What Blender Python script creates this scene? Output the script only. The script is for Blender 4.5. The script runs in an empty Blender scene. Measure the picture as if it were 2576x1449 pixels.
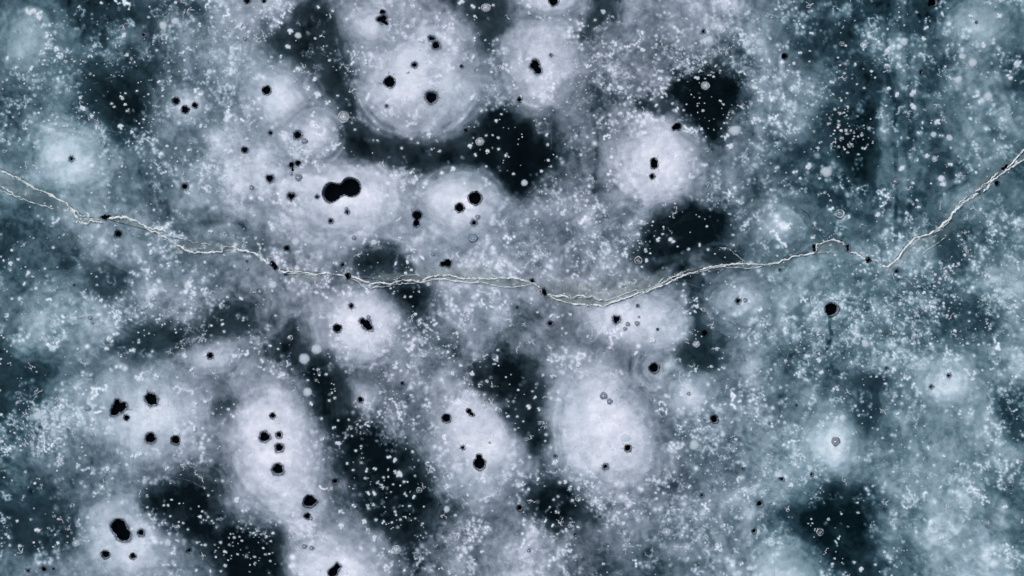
import bpy, math, random
import numpy as np
random.seed(7); rng = np.random.RandomState(11)
sc = bpy.context.scene
R = math.radians
# ---------------------------------------------------------------- camera, sky, sun
# chart units: 100 units = 1 m on the ice; chart origin at the north-west corner of the surveyed area
CX, CY = 1288.0, 724.5
def W(x, y): return ((x - CX) / 100.0, (CY - y) / 100.0)
cam = bpy.data.objects.new('camera', bpy.data.cameras.new('camera'))
sc.collection.objects.link(cam); sc.camera = cam
cam.data.lens = 35; cam.data.sensor_width = 36
cam.location = (0, 0, 12.88 / (18.0 / 35.0)); cam.data.clip_end = 2000
SUN_EL, SUN_AZ = R(42), R(-40)            # light from the upper left
world = bpy.data.worlds.new("World"); sc.world = world; world.use_nodes = True
nt = world.node_tree; nt.nodes.clear()
sky = nt.nodes.new('ShaderNodeTexSky'); sky.sky_type = 'NISHITA'; sky.sun_disc = False
sky.sun_elevation = SUN_EL; sky.sun_rotation = SUN_AZ; sky.air_density = 1.0; sky.dust_density = 3.0
bg = nt.nodes.new('ShaderNodeBackground'); bg.inputs[1].default_value = 0.09
wo = nt.nodes.new('ShaderNodeOutputWorld')
nt.links.new(sky.outputs[0], bg.inputs[0]); nt.links.new(bg.outputs[0], wo.inputs[0])
sl = bpy.data.lights.new('sun', 'SUN'); sl.energy = 1.5; sl.angle = R(10); sl.color = (1.0, 0.965, 0.91)
so = bpy.data.objects.new('sun', sl); sc.collection.objects.link(so)
from mathutils import Vector
d = Vector((math.sin(SUN_AZ) * math.cos(SUN_EL), math.cos(SUN_AZ) * math.cos(SUN_EL), math.sin(SUN_EL)))
so.rotation_euler = d.to_track_quat('Z', 'Y').to_euler()
vs = sc.view_settings; vs.view_transform = 'Standard'; vs.look = 'None'; vs.gamma = 1; vs.use_curve_mapping = False
vs.exposure = 0.5

# ---------------------------------------------------------------- noise
TAB = rng.rand(8, 256, 256).astype(np.float32)
def vn(x, y, s=0):
    xi = np.floor(x).astype(np.int64); yi = np.floor(y).astype(np.int64)
    fx = (x - xi).astype(np.float32); fy = (y - yi).astype(np.float32)
    fx = fx * fx * fx * (fx * (fx * 6 - 15) + 10); fy = fy * fy * fy * (fy * (fy * 6 - 15) + 10)
    t = TAB[s % 8]; x0 = (xi + 37 * s) & 255; x1 = (x0 + 1) & 255; y0 = (yi + 91 * s) & 255; y1 = (y0 + 1) & 255
    a = t[y0, x0]; b = t[y0, x1]; c = t[y1, x0]; d = t[y1, x1]
    return (a + (b - a) * fx) * (1 - fy) + (c + (d - c) * fx) * fy - 0.5
def fbm(x, y, scale, octs=4, s=0, gain=0.5):
    x = np.asarray(x, dtype=np.float64) / scale; y = np.asarray(y, dtype=np.float64) / scale
    v = 0; a = 1.0
    for o in range(octs):
        v = v + a * vn(x, y, s + o); a *= gain
        x, y = 1.62 * x + 1.18 * y + 17.3, -1.18 * x + 1.62 * y + 5.1
    return v
def ss(a, b, x):
    t = np.clip((x - a) / (b - a), 0, 1); return t * t * (3 - 2 * t)

# ---------------------------------------------------------------- survey of the ice: how milky it is
# one block per twelfth of the lake, rows north to south; 0 clear black ice .. 9 snow white
G = [["4532234466 5543334566 4444333566 3453125555 3563125556 3467554466 5676544567",
      "6425676422 3113667754 6423677765 7632577765 7752366641 7652111210 7766433451",
      "5652556675 6644545646 7765554335 7753441125 3454563135 0245676445 1445787654",
      "4332232455 4322433554 5442343553 5532334554 5522433555 4331433454 3332442344"],
     ["4456654666 3345555444 3334555555 3454255555 4556555532 3556422465 2245556666",
      "6888877884 4677667766 5564226666 5554434666 4557653556 4357764464 5323455531",
      "5565564345 6555542135 5555412335 6665564256 4556776356 5444566245 2566565356",
      "5323323544 6545434345 5655565345 6554444356 6564543335 5444444445 4334456646"],
     ["2467777535 3566677646 3444566656 3344543236 3234531035 2225665221 5556776530",
      "7522654652 8632154765 8751133687 8863222587 6764122455 2665523555 2677733556",
      "1688755645 1578753465 5367865445 5347654555 4124555566 6544555556 7643435666",
      "4542456763 5673455553 5675445555 6544555544 4322345654 3111446665 7521335665"]]
GV = np.zeros((21, 40), np.float32)
for tr in range(3):
    for tc in range(4):
        for r, row in enumerate(G[tr][tc].split()):
            for c, ch in enumerate(row): GV[tr * 7 + r, tc * 10 + c] = int(ch)
def grid(x, y):
    u = np.clip(x / 64.4 - 0.5, -0.49, 39.49); v = np.clip(y / 69.0 - 0.5, -0.49, 20.49)
    ui = np.floor(u).astype(int); vi = np.floor(v).astype(int); fu = u - ui; fv = v - vi
    def wts(t): return [(-t**3 + 2*t*t - t) * .5, (3*t**3 - 5*t*t + 2) * .5, (-3*t**3 + 4*t*t + t) * .5, (t**3 - t*t) * .5]
    wu = wts(fu); wv = wts(fv); out = 0
    for j in range(4):
        jj = np.clip(vi + j - 1, 0, 20)
        for i in range(4): out = out + wv[j] * wu[i] * GV[jj, np.clip(ui + i - 1, 0, 39)]
    return out
def T(c, r, x, y): return (644.0 * c + x / 3.0, 483.0 * r + y / 3.0)

# milky patches: cx, cy, rx, ry, turn, level, softness, label
DOMES = [
 (1050,186,168,166,0,7.3,.16,"largest pale round patch of milky ice with dark holes, top centre"),
 (1360,150,108,128,0,7.2,.28,"pale milky patch with a double hole at its centre, right of the largest patch"),
 (700,250,112,96,20,7.0,.3,"pale milky patch around a single round hole, left of the dark channel at top"),
 (785,345,84,78,0,7.1,.22,"small pale milky patch above the big figure eight hole"),
 (870,490,190,88,6,7.9,.25,"very bright milky patch around the big figure eight hole"),
 (1160,515,112,98,0,7.6,.25,"bright milky patch with two large round holes, right of the figure eight hole"),
 (1662,400,108,108,0,7.8,.35,"bright glowing milky patch with two stacked holes, right of centre at top"),
 (180,400,118,96,0,6.9,.45,"pale blue milky patch with one small star hole, left edge above the crack"),
 (905,825,122,98,8,7.5,.22,"oval milky patch with three holes just under the crack, left of centre"),
 (1600,805,150,82,0,7.1,.28,"wide milky patch with ragged small holes under the crack, right of centre"),
 (375,1040,165,112,8,7.3,.3,"large bluish milky patch with five black holes, lower left"),
 (700,1130,112,185,-14,7.9,.24,"tall milky patch with a column of black holes, bottom left of centre"),
 (325,1350,118,120,20,7.3,.25,"milky patch around the lower left figure eight hole"),
 (850,1440,135,112,10,7.4,.2,"smooth milky patch cut by the bottom edge with two joined holes"),
 (1195,1110,108,142,-22,7.6,.24,"oval milky patch with a keyhole shaped hole, bottom centre"),
 (1515,1075,125,185,-20,7.8,.28,"brightest large milky patch with thin spider cracks, bottom right of centre"),
 (2100,1108,88,92,0,6.7,.45,"small round milky patch with a ringed bubble, lower right"),
 (2385,962,100,84,0,6.5,.35,"pale patch with a small star hole near the right edge"),
 (1975,1466,118,108,0,6.4,.18,"smooth rounded milky dome cut by the bottom edge, right of centre"),
 (1868,760,78,62,0,6.4,.3,"small pale patch with three little ringed holes under the crack, right"),
 (72,100,68,92,10,5.9,.35,"blue grey cloudy patch in the top left corner"),
 (2455,62,86,66,0,6.0,.35,"pale blue patch with a star crack in the top right corner"),
 (1742,1000,66,64,0,6.8,.35,"small pale patch with a ringed dark hole, right of the brightest patch"),
 (530,893,74,48,0,7.0,.35,"small pale patch with one ringed hole, left below the crack"),
 (470,268,70,50,0,6.4,.4,"greyish patch with a trio of round holes, upper left"),
 (918,1000,52,50,0,6.2,.35,"small frosty patch with one hole, between two dark channels at bottom"),
 (1390,0,82,44,0,7.2,.35,"pale patch with one hole cut by the top edge"),
 (925,60,80,60,0,6.8,.35,"pale shoulder of milky ice with a cluster of holes, top left of centre"),
 (1960,570,80,60,20,5.2,.5,"soft grey milky lobe above the crack, right of centre"),
]
# clear dark windows: polygon, level, softness, label
DARKS = [
 ([(215,190),(290,160),(360,200),(365,270),(340,330),(300,350),(250,290),(200,270)],1.3,34,"dark teal window of clear ice flecked with bubbles, upper left"),
 ([(760,25),(835,30),(860,110),(880,200),(878,262),(840,250),(790,190),(740,150),(690,130),(690,100),(740,70)],1.5,26,"dark slanting channel of clear ice left of the largest pale patch"),
 ([(870,250),(885,305),(930,335),(1010,358),(1090,364),(1170,350),(1215,318),(1200,370),(1245,420),(1170,402),(1110,405),(1050,428),(1000,412),(930,398),(880,390),(858,330)],1.3,17,"curved black channel of clear ice under the largest pale patch"),
 ([(1220,305),(1262,283),(1290,290),(1370,350),(1390,390),(1350,440),(1320,490),(1290,488),(1245,422),(1200,370)],.3,18,"blackest window of clear ice, top centre right of the curved channel"),
 ([(1698,188),(1780,180),(1862,200),(1850,262),(1815,300),(1800,340),(1760,315),(1720,285),(1695,240)],.4,16,"black bubble strewn window of clear ice, upper right"),
 ([(2100,290),(2195,270),(2200,380),(2192,440),(2140,420),(2110,370)],1.0,16,"dark window of clear ice peppered with tiny bubbles, left of the vertical streaks"),
 ([(1650,545),(1740,510),(1812,545),(1812,590),(1770,622),(1700,640),(1640,668),(1600,655),(1610,612)],.7,18,"black window of clear ice above the crack, right of centre"),
 ([(900,664),(930,646),(960,634),(1000,646),(1035,665),(1030,672),(905,672)],1.4,12,"small dark triangular window just above the crack, left of centre"),
 ([(965,724),(1010,718),(1058,716),(1075,734),(1058,772),(1045,822),(1026,768),(985,740)],1.0,18,"dark funnel of clear ice hanging below the crack, centre"),
 ([(742,815),(762,832),(790,880),(830,905),(868,935),(860,966),(800,958),(760,915),(690,908),(682,884),(720,850)],1.5,20,"dark angular window of clear ice below the crack, left of centre"),
 ([(1185,930),(1270,930),(1330,950),(1365,965),(1362,1000),(1345,1070),(1372,1110),(1340,1128),(1290,1075),(1262,1010),(1195,968)],1.0,20,"dark channel of clear ice left of the brightest large milky patch"),
 ([(780,955),(862,966),(895,1040),(930,1110),(990,1120),(1062,1170),(1080,1260),(1060,1330),(1040,1400),(1000,1350),(935,1290),(885,1220),(870,1170),(835,1100),(800,1040)],1.0,24,"long bubble strewn black channel of clear ice, bottom centre"),
 ([(1335,1240),(1430,1225),(1452,1270),(1430,1300),(1400,1312),(1330,1292)],.8,20,"dark oval window of clear ice, bottom centre"),
 ([(1985,1290),(2040,1282),(2100,1228),(2170,1240),(2182,1300),(2172,1380),(2150,1425),(2100,1410),(2040,1350)],1.0,22,"large dark window of clear ice above the rounded dome, lower right"),
 ([(370,1245),(440,1215),(520,1250),(560,1330),(620,1350),(698,1345),(700,1452),(600,1452),(560,1385),(480,1345),(420,1322),(362,1282)],.7,24,"black window of clear ice with bubbles right of the lower left figure eight hole"),
 ([(0,1268),(110,1250),(160,1320),(172,1372),(60,1385),(0,1365)],1.8,30,"dark smoky window of clear ice at the left edge, bottom"),
 ([(232,705),(262,692),(300,700),(298,740),(262,748),(236,736)],2.2,22,"small smoky dark spot below the crack, far left"),
 ([(285,872),(380,838),(480,815),(560,795),(610,785),(640,815),(560,835),(470,865),(360,886)],1.9,22,"long thin dark streak in the ice below the crack, left"),
 ([(1745,742),(1765,760),(1772,870),(1812,918),(1760,922),(1690,892),(1748,860)],1.5,18,"narrow dark vertical window below the crack, right of centre"),
 ([(2170,940),(2210,960),(2200,1030),(2180,1080),(2158,1040),(2165,985)],1.9,22,"narrow dark smoky window, lower right"),
 ([(1160,2),(1285,0),(1272,60),(1242,125),(1218,140),(1205,80),(1180,40)],1.6,18,"dark wedge of clear ice between the two top patches"),
 ([(1498,0),(1522,0),(1514,60),(1490,105),(1462,108),(1440,88),(1476,66)],1.6,14,"thin dark slanting sliver of clear ice at the top edge"),
 ([(1755,662),(1785,640),(1812,629),(1842,640),(1860,650),(1820,660)],1.2,8,"small dark lens shaped window resting on the crack, right"),
 ([(1590,240),(1620,248),(1700,262),(1700,282),(1650,285),(1600,268)],1.5,14,"short dark bar of clear ice left of the black bubble strewn window"),
 ([(2060,80),(2130,72),(2130,100),(2070,105)],1.6,14,"small dark smear near the top edge, left of the vertical streaks"),
 ([(2365,600),(2410,600),(2415,660),(2380,670),(2360,645)],2.2,22,"small dark spot right of the crack bend, right side"),
 ([(2370,770),(2450,760),(2500,800),(2520,840),(2440,840),(2380,810)],2.4,26,"dark patch strewn with small white bubbles near the right edge"),
 ([(2520,1010),(2576,1020),(2576,1100),(2540,1085)],2.2,22,"dark spot at the right edge, lower half"),
 ([(540,1020),(570,1000),(590,1020),(565,1050),(535,1045)],2.3,16,"small dark gap between two lower left milky patches"),
 ([(225,15),(300,5),(440,8),(500,20),(300,40),(235,40)],2.0,20,"dark teal band along the top edge, left"),
 ([(-20,905),(30,930),(60,960),(90,1010),(30,1030),(-20,1030)],2.1,30,"dark teal hollow at the left edge below the middle"),
 ([(1445,1500),(1475,1480),(1492,1449),(1480,1435),(1455,1440)],2.0,14,"dark spot at the bottom edge"),
]
DARKS = DARKS[:-1]
ARCS = [ # layered growth lines: cx, cy, rx, ry, from deg, to deg (clockwise from east), strength
 (1050,190,160,158,10,175,1.),(1050,190,150,146,30,160,-.9),(1050,190,174,172,40,150,.8),(785,345,80,80,-60,70,.9),(785,345,70,70,-60,60,-.6),(1160,520,118,106,190,345,.9),(1160,520,106,92,200,330,-.8),
 (1645,926,48,48,60,230,1.2),(1645,926,60,60,70,220,-1.0),(1645,926,34,34,40,250,-.7),(1975,1466,108,112,200,340,1.0),(1975,1466,94,96,200,330,-.7),(1360,152,104,118,60,160,.9),(1195,1000,80,36,200,350,1.2),(1195,1005,66,26,200,350,-1.2),
 (905,830,118,94,20,150,.9),(1600,810,148,82,-60,60,.8),(1515,1075,120,180,120,230,.8),(1515,1075,104,160,110,240,-.6),(1480,838,26,26,0,360,.8),(1125,1330,30,24,20,160,1.6),(1118,1305,24,20,20,160,-.8),(2455,65,62,46,90,200,-1.0),(180,400,96,80,0,360,-.5),(700,1130,104,176,-70,60,.6),(960,650,74,34,200,350,-.8),(1810,640,60,28,200,350,.9)]
SOFT = [
 (570,470,130,120,.7),(640,250,70,90,.4),(890,612,28,20,1.3),(1040,618,24,18,1.3),(930,775,34,30,1.0),(2350,1000,340,500,.45),(60,800,130,600,.35),(2440,1150,120,120,.4),(250,1130,120,50,.5),(1420,1150,40,60,.3),(1300,690,60,20,.4),
 (620,330,120,120,.6),(760,590,170,50,.8),(1000,600,160,60,.6),(690,420,100,60,.6),(775,1310,50,80,2.0),(700,960,60,40,.8),(2300,1290,260,150,.8),(1900,1200,200,150,.5),(2450,480,180,160,.5),(150,570,160,80,.4),(2330,880,120,60,.4),(520,1000,50,60,.5),(860,1260,40,60,-.6),
  # unnamed smoky tone changes: cx, cy, rx, ry, add
 (607,572,18,14,-2.2),(1045,1420,12,14,-2.2),(1420,700,170,34,.4),(960,1200,60,60,.5),(30,640,60,50,-1.0),(1675,1210,30,25,-1.4),
 (1500,820,30,20,-.8),(1770,1420,90,18,-1.4),(1580,1260,60,18,-1.2),(1775,1000,30,40,-.3),(500,1030,30,60,-.3),
 (1290,1000,18,20,1.2),(2240,300,70,120,-.6),(2050,1320,30,30,.5),(1480,1090,60,70,.5),(1950,870,60,60,.6),(2000,840,60,50,-.2),
 (60,870,70,50,.9),(100,830,60,30,.7),(1180,870,40,40,.4),(1460,780,60,40,.4)]
BANDS = [ # pale and dark streaks: polyline, half width, add
 ([T(3,0,800,-200),T(3,0,780,300),T(3,0,790,560),T(3,0,860,760),T(3,0,870,1100),T(3,0,900,1449),T(3,0,900,1800)],22,.35),
 ([T(3,0,930,-200),T(3,0,905,300),T(3,0,900,620),T(3,0,960,800),T(3,0,965,1449),T(3,0,965,1900)],5,-.9),
 ([T(3,0,1060,-200),T(3,0,1050,500),T(3,0,1080,900),T(3,0,1060,1449),T(3,0,1080,1900)],6,-.6),
 ([T(3,0,1000,-200),T(3,0,990,560),T(3,0,1000,800),T(3,0,1010,1449)],16,.5),
 ([T(3,1,470,900),T(3,1,470,1000),T(3,1,480,1080),T(3,1,450,1180)],5,-1.2),
 ([T(2,1,1730,1449),T(2,1,1560,1000),T(2,1,1520,850)],10,-.4),
 ([T(2,0,600,830),T(2,0,640,1100),T(2,0,620,1449)],7,-.8),
 ([T(2,0,310,830),T(2,0,320,1449)],6,-.8),
 ([T(2,1,900,560),T(2,1,1200,500),T(2,1,1400,430),T(2,1,1560,400),T(2,1,1700,460)],9,1.4),
 ([T(2,1,1150,600),T(2,1,1300,540),T(2,1,1450,480)],12,.9),
 ([T(1,1,720,430),T(1,1,850,400),T(1,1,1000,390),T(1,1,1150,450)],12,-.6),
 ([T(1,0,1380,1320),T(1,0,1500,1215),T(1,0,1640,1235),T(1,0,1780,1330),T(1,0,1850,1430)],9,-1.3),
 ([T(1,0,1170,1350),T(1,0,1330,1250),T(1,0,1450,1180)],9,-1.3),
 ([T(1,0,1600,1050),T(1,0,1760,900),T(1,0,1932,760)],9,-1.5),
]
def polysd(px, py, poly):
    n = len(poly); dmin = np.full(px.shape, 1e18); ins = np.zeros(px.shape, bool)
    for i in range(n):
        ax, ay = poly[i]; bx, by = poly[(i + 1) % n]; ex, ey = bx - ax, by - ay
        t = np.clip(((px - ax) * ex + (py - ay) * ey) / (ex * ex + ey * ey), 0, 1)
        dmin = np.minimum(dmin, (px - ax - t * ex) ** 2 + (py - ay - t * ey) ** 2)
        if ey != 0:
            c = ((ay > py) != (by > py)) & (px < ex * (py - ay) / ey + ax); ins ^= c
    dd = np.sqrt(dmin); return np.where(ins, -dd, dd)
def lined(px, py, pl):
    dmin = np.full(px.shape, 1e18)
    for (ax, ay), (bx, by) in zip(pl[:-1], pl[1:]):
        ex, ey = bx - ax, by - ay
        t = np.clip(((px - ax) * ex + (py - ay) * ey) / (ex * ex + ey * ey), 0, 1)
        dmin = np.minimum(dmin, (px - ax - t * ex) ** 2 + (py - ay - t * ey) ** 2)
    return np.sqrt(dmin)
def domerho(D, x, y):
    cx, cy, rx, ry, rot = D[:5]; a = R(rot); dx = x - cx; dy = y - cy
    u = (dx * math.cos(a) + dy * math.sin(a)) / (rx * 1.11); v = (-dx * math.sin(a) + dy * math.cos(a)) / (ry * 1.11)
    rho = np.sqrt(u * u + v * v)
    return rho * (1 + .22 * fbm(x, y, 95, 3, 3) + .07 * fbm(x, y, 20, 3, 5))
DENSE = [(170,170,120,80,1.2),(260,330,150,60,1.0),(1760,150,110,60,2.2),(1780,215,70,30,1.5),(2060,250,70,80,1.6),(2135,330,45,60,3.),(2380,750,170,130,2.2),
 (2230,810,150,110,1.7),(100,1085,110,70,2.2),(560,870,80,30,1.2),(430,790,150,35,1.4),(950,1150,80,150,1.2),(1100,860,120,110,1.0),(1350,560,80,120,1.1),(1480,200,140,120,1.2),
 (560,120,120,110,1.0),(1640,1260,180,110,.9),(1900,1130,140,130,1.1),(2050,880,120,90,.9),(600,1390,60,50,2.0),(1120,1370,120,60,.9),(1500,620,160,80,.9),
 (2250,1350,60,90,.9),(2330,1200,160,60,.6),(1860,240,60,90,1.6),(340,790,90,40,1.0),(1730,160,60,40,2.0),(1010,10,80,30,.6),(500,420,120,60,.8),(90,700,60,40,.6)]
def arcs(x, y, wx, wy, v, ph):
    if not ph: return
    for cx, cy, rx, ry, a0, a1, st in ARCS:
        m = np.where((abs(x - cx) < rx * 1.3) & (abs(y - cy) < ry * 1.3))[0]
        if not len(m): continue
        xx = .86 * x[m] + .14 * wx[m] - cx; yy = .86 * y[m] + .14 * wy[m] - cy
        r_ = np.hypot(xx / rx, yy / ry) ; an = (np.degrees(np.arctan2(yy, xx)) - a0) % 360; sp = a1 - a0
        en = np.ones(len(m)) if sp >= 360 else ss(0, 25, an) * ss(sp, sp - 25, an)
        v[m] += .8 * st * en * np.exp(-((r_ - 1) * min(rx, ry) / 3.6) ** 2) * (1 + 1.5 * fbm(x[m], y[m], 22, 2, 3))
def lowfield(x, y):
    """level 0..9 and a detail weight (1 in mottled ice, lower inside domes / clear windows)"""
    wx = x + 34 * fbm(x, y, 110, 3, 0) + 12 * fbm(x, y, 30, 3, 4); wy = y + 34 * fbm(x, y, 110, 3, 1) + 12 * fbm(x, y, 30, 3, 6)
    v = grid(wx, wy)
    out = ss(0, 500, np.maximum(np.maximum(-x, x - 2576), np.maximum(-y, y - 1449)))
    v = v * (1 - out) + (4.6 + 5.5 * fbm(x, y, 260, 3, 2)) * out
    det = np.ones_like(v)
    for cx, cy, rx, ry, add in SOFT: v = v + add * np.exp(-(((wx - cx) / rx) ** 2 + ((wy - cy) / ry) ** 2) * 1.3)
    for pl, hw, add in BANDS:
        m = (x > min(p[0] for p in pl) - 80) & (x < max(p[0] for p in pl) + 80) & (y > min(p[1] for p in pl) - 80) & (y < max(p[1] for p in pl) + 80)
        if m.any():
            xx, yy = x[m] + .2 * (wx[m] - x[m]), y[m] + .2 * (wy[m] - y[m])
            v[m] += add * ss(1.5, .4, lined(xx, yy, pl) / hw) * (1 + 1.2 * fbm(xx, yy, 40, 2, 1))
    arcs(x, y, wx, wy, v, 0)
    for D in DOMES:
        m = (abs(x - D[0]) < 1.6 * max(D[2], D[3])) & (abs(y - D[1]) < 1.6 * max(D[2], D[3]))
        if not m.any(): continue
        rho = domerho(D, x[m], y[m]); hw = .55 * ss(1.42, 1.02, rho) * ss(0, 1.2, D[5] - v[m]); v[m] = v[m] + hw * np.clip(4.4 - v[m], 0, 5); w = .92 * ss(1 + D[6] * 1.2, 1 - D[6] * 1.5, rho)
        lev = D[5] - .15 + 2.3 * (.30 - rho ** 2) + 1.0 * np.exp(-rho ** 2 * 5) + (.25 + .8 * np.abs(fbm(x[m], y[m], 120, 1, 7))) * np.sin(rho * 26 + 4 * fbm(x[m], y[m], 60, 2, 2)) * ss(.6, .9, rho) + 1.1 * fbm(x[m], y[m], 80, 3, 6)
        v[m] = v[m] * (1 - w) + lev * w; det[m] *= 1 - .6 * w
    for poly, lev, soft, lab in DARKS:
        m = (x > min(p[0] for p in poly) - 70) & (x < max(p[0] for p in poly) + 70) & (y > min(p[1] for p in poly) - 70) & (y < max(p[1] for p in poly) + 70)
        if not m.any(): continue
        sd = polysd(.68 * x[m] + .32 * wx[m], .68 * y[m] + .32 * wy[m], poly)
        sd = sd + 16 * fbm(x[m], y[m], 26, 4, 3); w = (.95 if lev < 1.05 else .86) * ss(soft * 1.6, -soft * .9, sd); v[m] = v[m] * (1 - w) + (lev + 1.3 * fbm(x[m], y[m], 45, 4, 2)) * w; det[m] *= 1 - .8 * w
    arcs(x, y, wx, wy, v, 1)
    return v, det

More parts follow.
